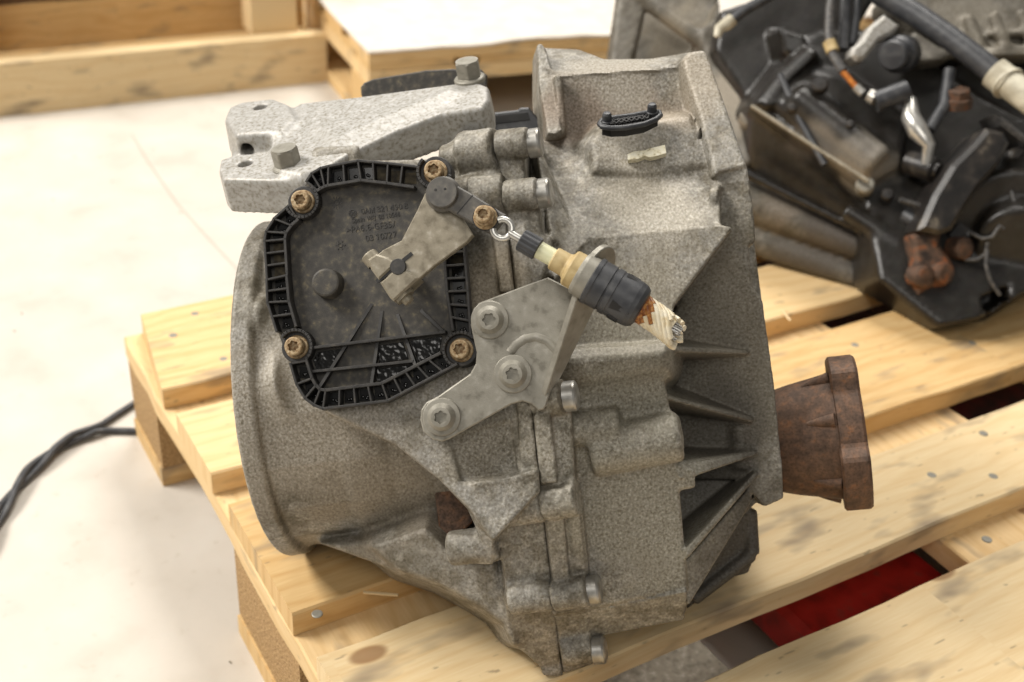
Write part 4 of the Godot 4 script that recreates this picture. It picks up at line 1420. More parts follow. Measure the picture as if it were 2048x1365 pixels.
func frayed(parent: Node, f: Transform3D) -> void:   # helical strands of the torn cable sheath, rust-stained
	var r := RandomNumberGenerator.new()
	r.seed = 5
	var pale := shape(f)
	var stained := shape(f)
	var wires := shape(f)
	var bend := func(p: Vector3) -> Vector3:
		var t := clampf((p.z - 92.0) / 26.0, 0.0, 1.2)
		return p + Vector3(-1.2, 1.6, 0) * t * t * 1.7
	for i in 14:
		var t0 := TAU * i / 14.0
		var last := 118.0 + 5.0 * cos(t0 + 1.0) + r.randf_range(-2.0, 2.5)
		var path := []
		var rad := []
		for j in 22:
			var t := j / 21.0
			var z := lerpf(88.0, last, t)
			var turn := t0 + (z - 88.0) * 0.13
			var rr := 7.0 + r.randf_range(-0.12, 0.12)
			path.append(bend.call(Vector3(cos(turn) * rr, sin(turn) * rr, z)))
			rad.append(1.85 + r.randf_range(-0.08, 0.08))
		var split := 7 + (i * 5) % 4
		stained.tube(path.slice(0, split), rad.slice(0, split), 10, false)
		pale.tube(path.slice(split - 1), rad.slice(split - 1), 10)
		if i in [2, 3, 4, 5]:
			stained.tube(path.slice(17 - 2 * i + 3, 22 - 2 * i + 3), [1.86, 1.96, 1.96, 1.96, 1.86], 10, false)
	pale.tube([bend.call(Vector3(0, 0, 88)), bend.call(Vector3(0, 0, 100)), bend.call(Vector3(0, 0, 114))], 6.0, 20)
	for i in 40:
		var t := r.randf() * TAU
		var q := r.randf_range(0.3, 5.6)
		var p: Vector3 = bend.call(Vector3(cos(t) * q, sin(t) * q, 114))
		wires.tube([p, p + Vector3(r.randf_range(-0.6, 0.6), r.randf_range(-0.6, 0.6), r.randf_range(3.0, 7.0))], 0.6, 6)
	var m: StandardMaterial3D = surface("sheath", tex(noise(61, 0.03, 4), 256, [[0.1, c(196, 168, 116)], [0.3, c(222, 206, 170)], [0.5, c(228, 216, 188)], [0.9, c(234, 228, 210)]]), 20.0, 0.5)
	put("frayed_sheath", pale.mesh(), m, parent)
	put("stained_strand", stained.mesh(), surface("stain", tex(noise(62, 0.03, 4), 256, [[0.2, c(92, 46, 16)], [0.5, c(150, 88, 32)], [0.9, c(206, 160, 92)]]), 45.0, 0.5), parent)
	put("cut_wires", wires.mesh(), mats["steel"], parent)
	var band := shape(f)
	band.lathe([9.4, 90, 9.2, 94, 8.2, 96.0], 32)
	put("rusty_band", band.mesh(), mats["stain"], parent)


func flange() -> void:
	var axis := Vector3(0.971, 0.117, 0.208)
	var f := facing(Vector3(0.1643, 0.1561, -0.042), axis, Vector3(0, 1, 0))
	var s := shape(f)
	s.lathe([30, -8, 30, 0, 36.5, 1.5, 37.5, 4, 40, 14, 43, 30, 45, 40, 46, 46], 64)
	var o := put("output_flange", s.mesh(), mats["rust"], root)
	o.set_meta("label", "rusty brown output flange on the end of the casing")
	s = shape(f)
	var rings := []
	for z in [[43.0, -2.0], [44.5, 0.0], [60.5, 0.0], [62.5, -1.6]]:
		var p := PackedVector3Array()
		for i in 120:
			var t := TAU * i / 120
			var lobe := smoothstep(-0.35, 0.3, cos(3.0 * t - 0.5))
			var rr: float = 46.5 + 10.5 * lobe + z[1]
			p.append(Vector3(cos(t) * rr, sin(t) * rr, z[0]))
		rings.append(p)
	s.loops(rings)
	s.disc(rings[3])
	s.disc(rings[0], false)
	put("lobed_plate", s.mesh(), mats["rust"], o)
	for t in [0.4, 1.25, 2.3, 3.3, 4.3, 5.35]:
		s = shape(f)
		var e := Vector3(cos(t), sin(t), 0)
		s.tube([e * 41 + Vector3(0, 0, 24), e * 43.5 + Vector3(0, 0, 34), e * 45.5 + Vector3(0, 0, 43)], [1.5, 3.6, 5.0], 12)
		put("bolt_pad", s.mesh(), mats["rust"], o)
	s = shape(f)
	s.lathe([40, -3, 40, 2, 36, 2.4], 48)
	put("seal_ring", s.mesh(), mats["dark"], o)


func small_parts() -> void:
	# breather cap: black oval frame, mesh and two posts
	var at := Transform3D(Vector3(0.9987, 0.0402, 0.0309), Vector3(0.0000, 0.6097, -0.7926), Vector3(-0.0507, 0.7916, 0.6089), Vector3(0.0532, 0.3787, 0.016))
	var s := shape()
	var ring := [-20.3, -4.6, -18.9, -9, -13, -11.7, -3.6, -11.9, 9.5, -8.2, 18.1, -1.8, 21.7, 3.7, 21.5, 8.2, 17.1, 9.4, 1.7, 5, -12, 2.7, -18.3, 0.3]
	var path := []
	for i in ring.size() / 2 + 1:
		var j := i % (ring.size() / 2)
		path.append(Vector3(ring[2 * j], ring[2 * j + 1], 1.6))
	s.tube(path, 1.9, 10)
	var o := put("breather_cap", s.mesh(), mats["rubber"], root, at)
	o.set_meta("label", "small black oval breather cap with mesh top")
	s = shape()
	s.prism(poly([-18.7, -6.2, -12.8, -9.6, -3.4, -9.8, 9.6, -6, 20, 3.2, 16.9, 7.2, 1.6, 2.8, -12.2, 0.5]), -6.0, 0.6, 0.0)
	put("cap_body", s.mesh(), mats["dark"], o)
	s = shape()
	var lo := Vector2([-16, -7.1][0], [-16, -7.1][1])
	var hi := Vector2([16.3, 0.6][0], [16.3, 0.6][1])
	var lo2 := Vector2([-15.6, -0.6][0], [-15.6, -0.6][1])
	var hi2 := Vector2([14.8, 5.9][0], [14.8, 5.9][1])
	for i in 9:
		for d in [-1, 1]:
			var a := lo.lerp(hi, i / 9.0)
			var b := lo2.lerp(hi2, clampf((i + d * 1.6) / 9.0, 0.0, 1.0))
			s.tube([Vector3(a.x, a.y, 1.6), Vector3((a.x + b.x) / 2, (a.y + b.y) / 2, 2.4), Vector3(b.x, b.y, 1.6)], 0.75, 6)
	put("mesh_top", s.mesh(), mats["dark"], o)
	for q in [[-15.1, -2.2], [16.3, 8]]:
		s = shape(Transform3D(Basis(), Vector3(q[0], q[1], 1.0) * 0.001))
		s.lathe([4.2, -3, 4.2, 1.5, 3.4, 2.0, 3.2, 6.0, 2.4, 7.4, 0.01, 7.8], 20)
		put("post", s.mesh(), mats["rubber"], o)
	# torn paper label
	at = Transform3D(Vector3(0.9948, 0.0263, 0.0988), Vector3(-0.0000, 0.9664, -0.2570), Vector3(-0.1023, 0.2557, 0.9613), Vector3(0.0648, 0.3578, 0.015))
	s = shape()
	s.prism(poly([-12.6, -1.8, -8.1, 0.2, -0.7, 0.6, 2.7, 1.9, 12.9, 4, 13.7, -1.9, 8.6, -3.5, 2.6, -4.7, -0.8, -3.4, -5.6, -5.4, -12.3, -5.8]), -4.0, 2.3, 0.0)
	put("torn_label", s.mesh(), mats["label"], root, at)
	# black guide plate and connector behind the mounting arm
	s = shape()
	s.prism(poly([-530.7, 282.7, -530.3, 282.7, -529.9, 281.5]), 0.0, 0.1, 0.0)
	s = shape()
	s.prism(poly(flat_xy([Vector3(-142.9, 419.5, -95), Vector3(-143.3, 425.7, -95), Vector3(-140.6, 429.2, -95), Vector3(-134, 431.9, -95), Vector3(-127.4, 433.1, -95), Vector3(-99.3, 437.7, -95), Vector3(-93.5, 438.8, -95), Vector3(-71.1, 440, -95), Vector3(-67.2, 438.5, -95), Vector3(-50.3, 439.6, -95), Vector3(-45.6, 435, -95), Vector3(-45.6, 426.5, -95), Vector3(-51, 419.5, -95), Vector3(-89.6, 409.9, -95), Vector3(-135.9, 409.9, -95)])), -101.0, -95.0, 1.2, true)
	var g := put("guide_plate", s.mesh(), mats["plastic_dusty"], root)
	g.set_meta("label", "black plastic guide plate behind the mounting arm")
	s = shape()
	s.prism(poly(flat_xy([Vector3(-43.6, 400.9, -70), Vector3(-21.8, 403.5, -70), Vector3(-20.3, 405, -70), Vector3(-13.6, 405.4, -70), Vector3(-11.3, 402.4, -70), Vector3(-6, 396.4, -70), Vector3(-4.5, 388.9, -70), Vector3(-9, 384.4, -70), Vector3(-41.3, 382.5, -70)])), -92.0, -70.0, 1.5, true)
	var con := put("connector", s.mesh(), mats["rubber"], root)
	con.set_meta("label", "black plug connector beside the recess")
	s = shape()
	s.prism(poly(flat_xy([Vector3(-41.3, 398.4, -69), Vector3(-14.3, 401.4, -69), Vector3(-12.8, 395.4, -69), Vector3(-40.6, 392.4, -69)])), -71.0, -69.2, 0.2, true)
	put("connector_mouth", s.mesh(), mats["dark"], con)
	s = shape()
	s.tube([Vector3(-91.7, 383.9, -50), Vector3(-82.5, 374.6, -45), Vector3(-73.2, 367.6, -40), Vector3(-60.4, 361.5, -38)], [4.0, 3.4, 3.0, 3.0], 12)
	put("pipe_stub", s.mesh(), mats["rubber"], root)
	# rusty drive flange seen through the web
	s = shape()
	s.prism(poly(flat_xy([Vector3(-79.7, 129.4, 10), Vector3(-56.8, 127.7, 10), Vector3(-51.6, 107.1, 10), Vector3(-68.8, 90, 10), Vector3(-75.6, 95.1, 10)])), -20.0, 10.0, 1.0, true)
	put("drive_flange", s.mesh(), mats["rust"], root)


func flat_xy(a: Array) -> Array:
	var p := []
	for q in a:
		p.append(q.x)
		p.append(q.y)
	return p

# ---------------------------------------------------------------- things behind and below
func surroundings() -> void:
	second_gearbox()
	left_crate()
	covered_pallet()
	floor_cable()
	for x in [[0.378, 0.538], [0.70, 0.86]]:
		var s := shape(Transform3D(Vector3(1, 0, 0), Vector3(0, 0, -1), Vector3(0, 1, 0), Vector3.ZERO), 1.0)
		s.prism(PackedVector2Array([Vector2(-0.08, -1.25), Vector2(0.08, -1.25), Vector2(0.08, 0.2), Vector2(0.05, 0.28), Vector2(-0.05, 0.28), Vector2(-0.08, 0.2)]), 0.045, 0.082, 0.006, true)
		var o := put("pallet_fork", s.mesh(), mats["red_paint" if x[0] < 0.5 else "red_paint_shaded"], self, Transform3D(Basis(), Vector3((x[0] + x[1]) / 2, 0, 0)))
		tag(o, "red steel lifting fork seen bright through the gap between the front boards" if x[0] < 0.5 else "red steel lifting fork with shade put into its colour under the boards below the dark gearbox", "pallet fork", "forks pushed under the pallet")
	var g := put("grey_board", plank(0.30, 0.17, 0.02, 77), mats["lever_steel"], self, Transform3D(Basis(Vector3(0, 1, 0), -PI / 2 + 0.06), Vector3(0.335, 0.003, 0.45)))
	tag(g, "flat grey brown board on the floor in the dark under the front boards", "board")
	var r := RandomNumberGenerator.new()
	r.seed = 9
	var n := 0
	for p in [Vector3(0.628, 0.144, 0.289), Vector3(0.065, 0.144, 0.480), Vector3(0.223, 0.144, 0.595)]:
		var s := shape()
		var l: float = [22.0, 26.0, 14.0][n]
		s.beam(Vector2(-l / 2, 0), Vector2(l / 2, r.randf_range(-1, 1)), 2.4, 0, 1.4, 0.4)
		var w := put("wood_splinter", s.mesh(), mats["wood3"], self, Transform3D(Basis(Vector3(0, 1, 0), [1.25, -0.55, 0.3][n]) * Basis(Vector3(1, 0, 0), -PI / 2), p + Vector3(0, 0.001, 0)))
		tag(w, ["pale wood splinter lying on the board right of the gearbox", "pale wood splinter lying on the board below the bell housing", "short wood splinter lying beside the casing foot at the front board edge"][n], "splinter", "splinters on the pallet boards")
		n += 1


func second_gearbox() -> void:
	var o := thing("second_gearbox", Transform3D(Transform3D(Vector3(0.86335, 0.05349, 0.50177), Vector3(0.22021, 0.85475, -0.47001), Vector3(-0.45403, 0.51627, 0.72617), Vector3(0.13693, 0.14400, 0.60227)).basis, Vector3(0.773, 0.144, 0.375)), "dark oily gearbox with black hose and rusty mounting arm behind the grey one", "gearbox")
	var to := Transform3D(Basis(), -Vector3(0.435, 0.2469, -0.454))
	crust = Vector3(9999, 0, 0)
	base = Color(0.045, 0.041, 0.038)
	blots = [[Vector3(336.1, 423.8, -455), 36.0, Color(0.5, 0.47, 0.43), 0.9], [Vector3(373.2, 419.6, -445), 30.0, Color(0.52, 0.49, 0.45), 0.9], [Vector3(312, 446.9, -465), 24.0, Color(0.4, 0.37, 0.34), 0.8], [Vector3(290.9, 445.6, -490), 20.0, Color(0.2, 0.18, 0.16), 0.8], [Vector3(352.2, 401.3, -455), 12.0, Color(0.5, 0.46, 0.42), 0.9]]
	var k := Casting.new()
	k.up = Vector3(0.0535, 0.8548, 0.5163)
	k.floor_at = 1.0
	# main dark case
	k.prism([241.8, 498.4, 279.4, 555.9, 326.5, 586, 392.8, 583.9, 443, 545.2, 491, 501.7, 558.3, 459, 532.7, 293.1, 457.2, 251.4, 416.5, 243.7, 361.8, 294, 355.5, 382.2], -366.4, 0.107, -0.360, -680, 6.0, 6.0, 0.1)
	k.prism([261.3, 495.8, 294.3, 537, 347.4, 523.8, 405.9, 469.7, 389.8, 418.5, 356.8, 402, 312.7, 436.6], -345.8, 0.088, -0.343, -620, 8.0, 8.0, 0.3)
	k.bar(Vector3(285.4, 500.7, -490), Vector3(367.4, 418, -452), 16, 20, 14.0, 8.0)
	# dark side below the bright lip, ribs of the sump
	k.prism([237.1, 492, 246.4, 495.8, 358.4, 402.2, 352.3, 395.3], -215.7, 0.000, -0.593, -560, 2.0, 3.0, 0.1)
	k.prism([239.6, 487.2, 360.4, 398.8, 399.7, 329.6, 425.3, 275.1, 355.6, 321.3, 301.3, 378.8, 244.8, 432], -973.3, 0.762, 0.556, -660, 4.0, 4.0, 0.1)
	k.bar(Vector3(224.5, 424.9, -518), Vector3(395.9, 328.8, -474), 6, 5, 4.0, 2.0)
	k.prism([487.8, 560, 586.3, 558.1, 570.9, 450.8, 515.3, 475, 467, 523.7], -382.7, 0.075, -0.329, -640, 6.0, 4.0, 0.1)
	k.bar(Vector3(335, 371.8, -470), Vector3(389.8, 332.7, -455), 11, 11, 4.0, 3.0)
	# foot at the near corner
	k.prism([391.9, 306.2, 489.7, 326.9, 545.5, 337.1, 546.4, 294.7, 483.3, 252.2, 439.6, 243.7, 423.9, 252.3, 387.1, 279.4], -518, 0.107, 0.048, -640, 4.0, 4.0, 0.1)
	k.prism([460.6, 273.8, 490.2, 287.2, 490.2, 271.1, 466, 257.7], -458, -0.000, 0.000, 100, 2.0, 2.0, 0.0, true)
	# round drum at far right with ridges
	k.bar(Vector3(529.1, 377.3, -520), Vector3(502.6, 341.2, -430), 78, 70, 5.0, 6.0)
	k.bar(Vector3(506.8, 342.1, -440), Vector3(499.4, 329.5, -415), 46, 40, 4.0, 4.0)
	# black recess block and box at the top
	k.prism([208.9, 566.9, 218.2, 614.3, 305.8, 640.3, 393.6, 630.3, 359.1, 572.9, 281.2, 546.4, 246.8, 500.6], -526, 0.151, -0.113, -700, 6.0, 5.0, 0.1)
	k.prism([273.8, 580.8, 300.9, 571.4, 303.6, 543.5, 279.3, 552.7], -562.9, 0.153, 0.015, -600, 3.0, 3.0, 0.2)
	k.prism([243.4, 494.5, 271.3, 530.7, 303.4, 557.3, 312.5, 547.1, 280.4, 517.7, 258.1, 487.1], -431.6, 0.439, -0.354, -560, 5.0, 5.0, 0.2)
	var m := k.mesh(Vector3(150, -10, -640), Vector3(620, 640, -395), 5.0, paint)
	var lip := shape()
	lip.tube([Vector3(239.5, 490.6, -500), Vector3(277.6, 459.3, -480), Vector3(315.5, 427.5, -458), Vector3(351.5, 398, -438)], 2.3, 8)
	put("case_lip", lip.mesh(), mats["lever_steel"], o, to)
	lip = shape(facing(Vector3(0.3537, 0.3966, -0.46), Vector3(-0.2, 0.2, 0.95)))
	lip.lathe([10, -8, 10, 6, 8, 8, 0.01, 8], 24)
	put("pin_end", lip.mesh(), mats["zinc"], o, to)
	put("dark_case", m, mats["black_paint_tint"], o, to)
	# greyish bell and sump ribs
	crust = Vector3(9999, 0, 0)
	base = Color(0.37, 0.355, 0.33)
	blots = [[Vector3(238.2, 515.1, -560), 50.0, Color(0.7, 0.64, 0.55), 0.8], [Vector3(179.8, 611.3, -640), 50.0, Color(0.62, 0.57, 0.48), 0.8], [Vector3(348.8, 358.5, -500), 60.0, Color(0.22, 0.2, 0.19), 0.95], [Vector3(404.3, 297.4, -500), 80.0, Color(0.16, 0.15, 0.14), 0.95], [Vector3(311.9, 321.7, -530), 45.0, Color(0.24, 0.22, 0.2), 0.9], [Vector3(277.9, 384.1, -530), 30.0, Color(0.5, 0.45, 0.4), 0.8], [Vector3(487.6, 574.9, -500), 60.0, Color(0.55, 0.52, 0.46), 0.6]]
	k = Casting.new()
	k.up = Vector3(0.0535, 0.8548, 0.5163)
	k.floor_at = 1.0
	k.prism([89.4, 553.2, 103.2, 660.6, 117.5, 659.9, 133.4, 627.2, 115.3, 552.3, 101.2, 490.8], -498.8, 0.147, -0.207, -640, 4.0, 4.0, 0.1)
	k.prism([108, 554.3, 123.7, 672.2, 232.6, 679.1, 222.3, 549.4, 203.7, 524.6], -570.5, 0.187, -0.198, -760, 4.0, 4.0, 0.1)
	k.bar(Vector3(117.7, 654.5, -620), Vector3(210, 580, -600), 10, 10, 4.0, 3.0)
	k.prism([196.5, 598.3, 211.9, 610.1, 220.2, 634, 219.8, 562.2, 205, 556.4], -575, 0.037, -0.037, -640, 4.0, 3.0, 0.1)
	k.prism([197.4, 576, 219.5, 579.6, 250.4, 539, 269.1, 482.8, 251.5, 436.7, 240.6, 425.6, 215, 451.3], -560.2, 0.463, -0.220, -680, 8.0, 8.0, 0.2)
	k.bar(Vector3(241, 489.1, -545), Vector3(249.9, 474.1, -535), 13, 11, 4.0, 3.0)
	k.bar(Vector3(230.1, 396.5, -548), Vector3(423.1, 307.9, -490), 24, 13, 5.0, 5.0)
	k.prism([235.5, 414.6, 252.4, 420.2, 353.1, 371.2, 412.6, 319.1, 401.2, 308, 239.1, 376.1], -475.5, 0.166, -0.264, -640, 5.0, 5.0, 0.1)
	k.bar(Vector3(238.5, 355.2, -562), Vector3(431.1, 275.1, -497), 20, 12, 5.0, 4.0)
	k.prism([243.8, 361.3, 414.9, 297.3, 432, 269.7, 407.5, 275.6, 303, 333.8, 245, 341.5], -806.8, 0.488, 0.356, -640, 5.0, 5.0, 0.1)
	# aluminium cover with ledges in the top corner
	k.prism([419.4, 632.5, 426.5, 601.6, 435.2, 577.3, 492.6, 542.4, 576.4, 547.2, 588, 632.5], -336, 0.000, -0.300, -640, 5.0, 4.0, 0.1)
	k.prism([502.2, 554.2, 571.3, 557.7, 569.2, 543.4, 486.7, 539.9], -311.9, 0.005, -0.322, -560, 2.0, 2.0, 0.0)
	k.prism([498.5, 573, 573.5, 576.6, 572, 569.1, 502.6, 565.5], -229.5, 0.007, -0.466, -560, 2.0, 2.0, 0.0)
	for q in [Vector3(450.5, 587.4, -505), Vector3(481.2, 592.9, -505), Vector3(507, 594.3, -500), Vector3(537.5, 597.1, -500)]:
		k.bar(q, q + Vector3(14, -44, 6), 7, 7, 5.0, 3.0)
	k.prism([412.7, 563.8, 422.8, 576.4, 456.7, 547.9, 452.6, 539.9, 427.5, 535.7, 412.6, 545.1], -250.1, 0.027, -0.463, -560, 6.0, 5.0, 0.1)
	m = k.mesh(Vector3(80, -10, -720), Vector3(620, 660, -440), 5.0, paint)
	put("grey_housing", m, mats["cast"], o, to)
	# hose and its pale collar
	var s := shape()
	s.tube([Vector3(344.7, 643.1, -505), Vector3(379.1, 612, -490), Vector3(410.9, 584.5, -470), Vector3(440.8, 552.9, -448), Vector3(465.8, 524.1, -430), Vector3(480.7, 506.2, -420)], 12.5, 18)
	put("hose", s.mesh(), mats["rubber"], o, to)
	s = shape()
	s.tube([Vector3(477.3, 510.3, -422), Vector3(488.6, 497.6, -414)], 16.5, 20)
	s.tube([Vector3(488, 498.8, -415), Vector3(489.2, 496.3, -413)], 18.0, 20)
	s.tube([Vector3(488.6, 497.6, -414), Vector3(526.5, 456.8, -390)], 15.0, 20)
	put("hose_collar", s.mesh(), mats["nylon_grey"], o, to)
	for q in [[[Vector3(344.4, 630.4, -500), Vector3(341.1, 583.9, -492), Vector3(336.7, 548.8, -484)], 6.0], [[Vector3(359.2, 631.9, -505), Vector3(356, 591, -498), Vector3(348.2, 555.8, -490)], 5.0], [[Vector3(271.1, 525, -500), Vector3(288.5, 471.3, -480), Vector3(311.2, 419.5, -462)], 4.0], [[Vector3(441.6, 519.2, -450), Vector3(432.6, 479.8, -440), Vector3(415.3, 452.6, -436)], 6.5], [[Vector3(395.1, 364.8, -455), Vector3(411.4, 350, -440)], 8.0]]:
		s = shape()
		s.tube(q[0], q[1], 12)
		put("pipe", s.mesh(), mats["rubber"], o, to)
	for q in [[Vector3(0.3078, 0.5075, -0.47), 9.0], [Vector3(0.2803, 0.485, -0.48), 6.0], [Vector3(0.3748, 0.3857, -0.45), 7.0], [Vector3(0.3353, 0.4608, -0.452), 5.0]]:
		s = shape(facing(q[0], Vector3(-0.2, 0.3, 0.93)))
		s.lathe([q[1], -6, q[1], 2, q[1] * 0.8, 4, 0.01, 4.5], 20)
		put("bolt_head", s.mesh(), mats["black_paint"], o, to)
	# thin cable with torn white end
	s = shape()
	s.tube([Vector3(287.8, 630.4, -500), Vector3(254.5, 609.3, -500), Vector3(232.7, 597.7, -502), Vector3(217.9, 586.5, -506)], 6.0, 12)
	put("black_cable", s.mesh(), mats["rubber"], o, to)
	s = shape()
	s.tube([Vector3(219.9, 588.5, -505), Vector3(212.3, 582.1, -506), Vector3(204.5, 577.6, -506), Vector3(202.4, 568.9, -507)], [7.0, 7.5, 6.0, 4.0], 12)
	put("cable_end", s.mesh(), mats["nylon_grey"], o, to)
	s = shape()
	s.tube([Vector3(325.7, 618.9, -480), Vector3(320.8, 591, -478), Vector3(318.7, 562.7, -474), Vector3(321.4, 539.5, -468), Vector3(330.6, 520.8, -462)], 5.2, 12)
	put("wire_loom", s.mesh(), mats["loom"], o, to)
	s = shape()
	s.tube([Vector3(318.4, 554.9, -473), Vector3(321.7, 543, -469)], 7.0, 12)
	put("tape_band", s.mesh(), mats["tan"], o, to)
	s = shape()
	s.tube([Vector3(330.3, 519.5, -461), Vector3(342.6, 502.1, -455)], 3.4, 10)
	put("copper_wire", s.mesh(), mats["copper"], o, to)
	s = shape()
	s.tube([Vector3(342.6, 502.1, -455), Vector3(349.2, 494, -452)], 5.0, 10)
	s.tube([Vector3(356.1, 491.4, -450), Vector3(361.3, 487.4, -446)], 8.0, 12)
	put("wire_plug", s.mesh(), mats["steel"], o, to)
	s = shape()
	s.tube([Vector3(360.2, 483.7, -446), Vector3(394.2, 496.6, -444)], 11.0, 14)
	put("sensor", s.mesh(), mats["rubber"], o, to)
	# pale lever, round cap
	s = shape()
	s.prism(poly(flat_xy([Vector3(337.2, 535.4, -455), Vector3(338.3, 543.9, -455), Vector3(347.9, 551.4, -455), Vector3(358.7, 568.6, -455), Vector3(373.7, 580.4, -455), Vector3(389.8, 568.6, -455), Vector3(384.4, 560, -455), Vector3(368.3, 552.5, -455), Vector3(352.2, 532.1, -455), Vector3(343.7, 530, -455)])), -480, -455, 4.0, true)
	put("pale_lever", s.mesh(), mats["cast_clean"], o, to)
	s = shape(facing(Vector3(0.3946, 0.5411, -0.47), Vector3(-0.55, -0.25, 0.8)))
	s.lathe([20, -12, 20, 10, 17, 14, 16, 26, 14, 29, 0.01, 30], 36)
	put("round_cap", s.mesh(), mats["rubber"], o, to)
	# shiny clip and roller
	s = shape()
	s.tube([Vector3(399.9, 487.2, -450), Vector3(395.9, 466.2, -438), Vector3(400.6, 450.5, -430), Vector3(412.9, 436.1, -432), Vector3(411.1, 415.7, -436)], [6.0, 10.0, 11.0, 7.0, 5.0], 12)
	put("bright_clip", s.mesh(), mats["bright"], o, to)
	s = shape(facing(Vector3(0.4142, 0.4148, -0.448), Vector3(0.6, -0.35, 0.7)))
	s.lathe([13, -20, 13, 12, 11, 14, 9, 14.5, 8, 18, 0.01, 18], 32)
	put("roller", s.mesh(), mats["black_paint"], o, to)
	# curved arm with rusty knuckle
	s = shape()
	s.prism(poly(flat_xy([Vector3(392.1, 343.8, -402), Vector3(407.6, 379.8, -402), Vector3(426.6, 410.7, -402), Vector3(449.7, 433.8, -402), Vector3(462.6, 449.2, -402), Vector3(480.6, 445.6, -402), Vector3(486.7, 433.8, -402), Vector3(475.4, 410.7, -402), Vector3(454.9, 387.5, -402), Vector3(439.4, 364.4, -402), Vector3(426.6, 343.8, -402), Vector3(413.7, 338.7, -402)])), -470, -402, 5.0, true)
	put("mounting_arm", s.mesh(), mats["black_paint"], o, to)
	s = shape()
	s.prism(poly(flat_xy([Vector3(432.6, 342.1, -440), Vector3(451.2, 365.9, -440), Vector3(477.7, 395.1, -440), Vector3(502.6, 432.2, -440), Vector3(522.7, 442.8, -440), Vector3(522.7, 432.2, -440), Vector3(496.2, 400.4, -440), Vector3(469.7, 363.3, -440), Vector3(456.5, 336.8, -440), Vector3(443.2, 326.2, -440)])), -500, -440, 4.0, true)
	put("arm_side", s.mesh(), mats["black_paint"], o, to)
	s = shape()
	s.prism(poly(flat_xy([Vector3(390.3, 339.1, -418), Vector3(407, 351.6, -418), Vector3(422.1, 345.3, -418), Vector3(420.5, 329.7, -418), Vector3(432.5, 314.1, -418), Vector3(436.1, 301.1, -418), Vector3(427.3, 287, -418), Vector3(411.6, 285.4, -418), Vector3(398.6, 277.6, -418), Vector3(392.4, 288, -418), Vector3(393.4, 314.1, -418)])), -462, -418, 5.0, true)
	put("rusty_knuckle", s.mesh(), mats["bright_rust"], o, to)
	for q in [Vector3(0.4219, 0.3004, -0.416), Vector3(0.4451, 0.3265, -0.424), Vector3(0.4004, 0.2967, -0.414)]:
		s = shape(facing(q, Vector3(0.35, -0.1, 0.93)))
		s.lathe([12, -14, 12, 4, 9, 6, 0.01, 7], 8)
		put("knuckle_bolt", s.mesh(), mats["bright_rust"], o, to)
	s = shape(facing(Vector3(0.4469, 0.4894, -0.44), Vector3(-0.1, 0.85, 0.5)))
	s.lathe([15, -12, 15, -2, 11.5, -1], 32)
	var a := s.poly_ring(12.5, -2, 6, 36, 0.3)
	var b := s.poly_ring(12.0, 7, 6, 36, 0.3)
	s.loops([a, b])
	s.disc(b)
	put("rusty_bolt", s.mesh(), mats["bright_rust"], o, to)
	s = shape()
	s.prism(poly(flat_xy([Vector3(479.6, 467.5, -425), Vector3(491.1, 463.3, -425), Vector3(521.4, 437.6, -425), Vector3(518.3, 431.9, -425), Vector3(486.9, 455.9, -425)])), -470, -425, 3.0, true)
	put("edge_strip", s.mesh(), mats["loom"], o, to)
	# loose wires on the drum
	for path in [[Vector3(494.2, 406.2, -425), Vector3(493.6, 384.1, -416), Vector3(496.3, 365.3, -410), Vector3(503.7, 354.7, -408)], [Vector3(496.3, 366.3, -410), Vector3(484.7, 362.9, -412), Vector3(476.2, 359.5, -414)], [Vector3(453, 343.3, -424), Vector3(463.7, 335.9, -418), Vector3(472.9, 337.8, -415), Vector3(479.5, 348.9, -412), Vector3(483.6, 345.8, -412)], [Vector3(447.8, 314.5, -424), Vector3(459.3, 314.2, -420), Vector3(466.6, 320.2, -416), Vector3(467.9, 332, -414)], [Vector3(467.7, 324.3, -415), Vector3(465.8, 308.6, -414), Vector3(469.9, 293, -414), Vector3(481.9, 277.6, -418)]]:
		s = shape()
		s.tube(path, 2.2, 8)
		put("loose_wire", s.mesh(), mats["loom"], o, to)
	s = shape()
	s.tube([Vector3(384.9, 379.2, -440), Vector3(411.4, 371.2, -440)], 3.0, 8)
	put("link_rod", s.mesh(), mats["loom"], o, to)


func left_crate() -> void:
	var b := Basis(Vector3(0.99845, 0, 0.0556), Vector3(0, 1, 0), Vector3(-0.0556, 0, 0.99845))
	var o := thing("wooden_crate", Transform3D(b, Vector3(0.622, 0, -0.963)), "low pale wooden crate standing on the floor beyond the bare pallet corner", "crate")
	var w: Array = [mats["wood3"], mats["wood0"], mats["wood2"]]
	put("front_board", plank(1.25, 0.03, 0.092, 301), w[0], o, Transform3D(Basis(), Vector3(-1.25, 0, -0.03)))
	put("bottom_board", plank(1.25, 0.1, 0.02, 305), w[1], o, Transform3D(Basis(), Vector3(-1.25, 0.05, -0.131)))
	for x in [-1.18, -0.605, -0.088]:
		put("corner_post", block(Vector3(0.085, 0.22, 0.06)), w[1] if x < -0.3 else w[0], o, Transform3D(Basis(), Vector3(x, 0.092, -0.062)))
	put("back_board", plank(1.25, 0.022, 0.095, 311), w[2], o, Transform3D(Basis(), Vector3(-1.25, 0.055, -0.155)))
	put("back_board", plank(1.25, 0.022, 0.13, 313), mats["chipboard_dark"], o, Transform3D(Basis(), Vector3(-1.25, 0.151, -0.156)))
	put("back_board", plank(1.25, 0.022, 0.13, 317), mats["chipboard_dark"], o, Transform3D(Basis(), Vector3(-1.25, 0.283, -0.155)))


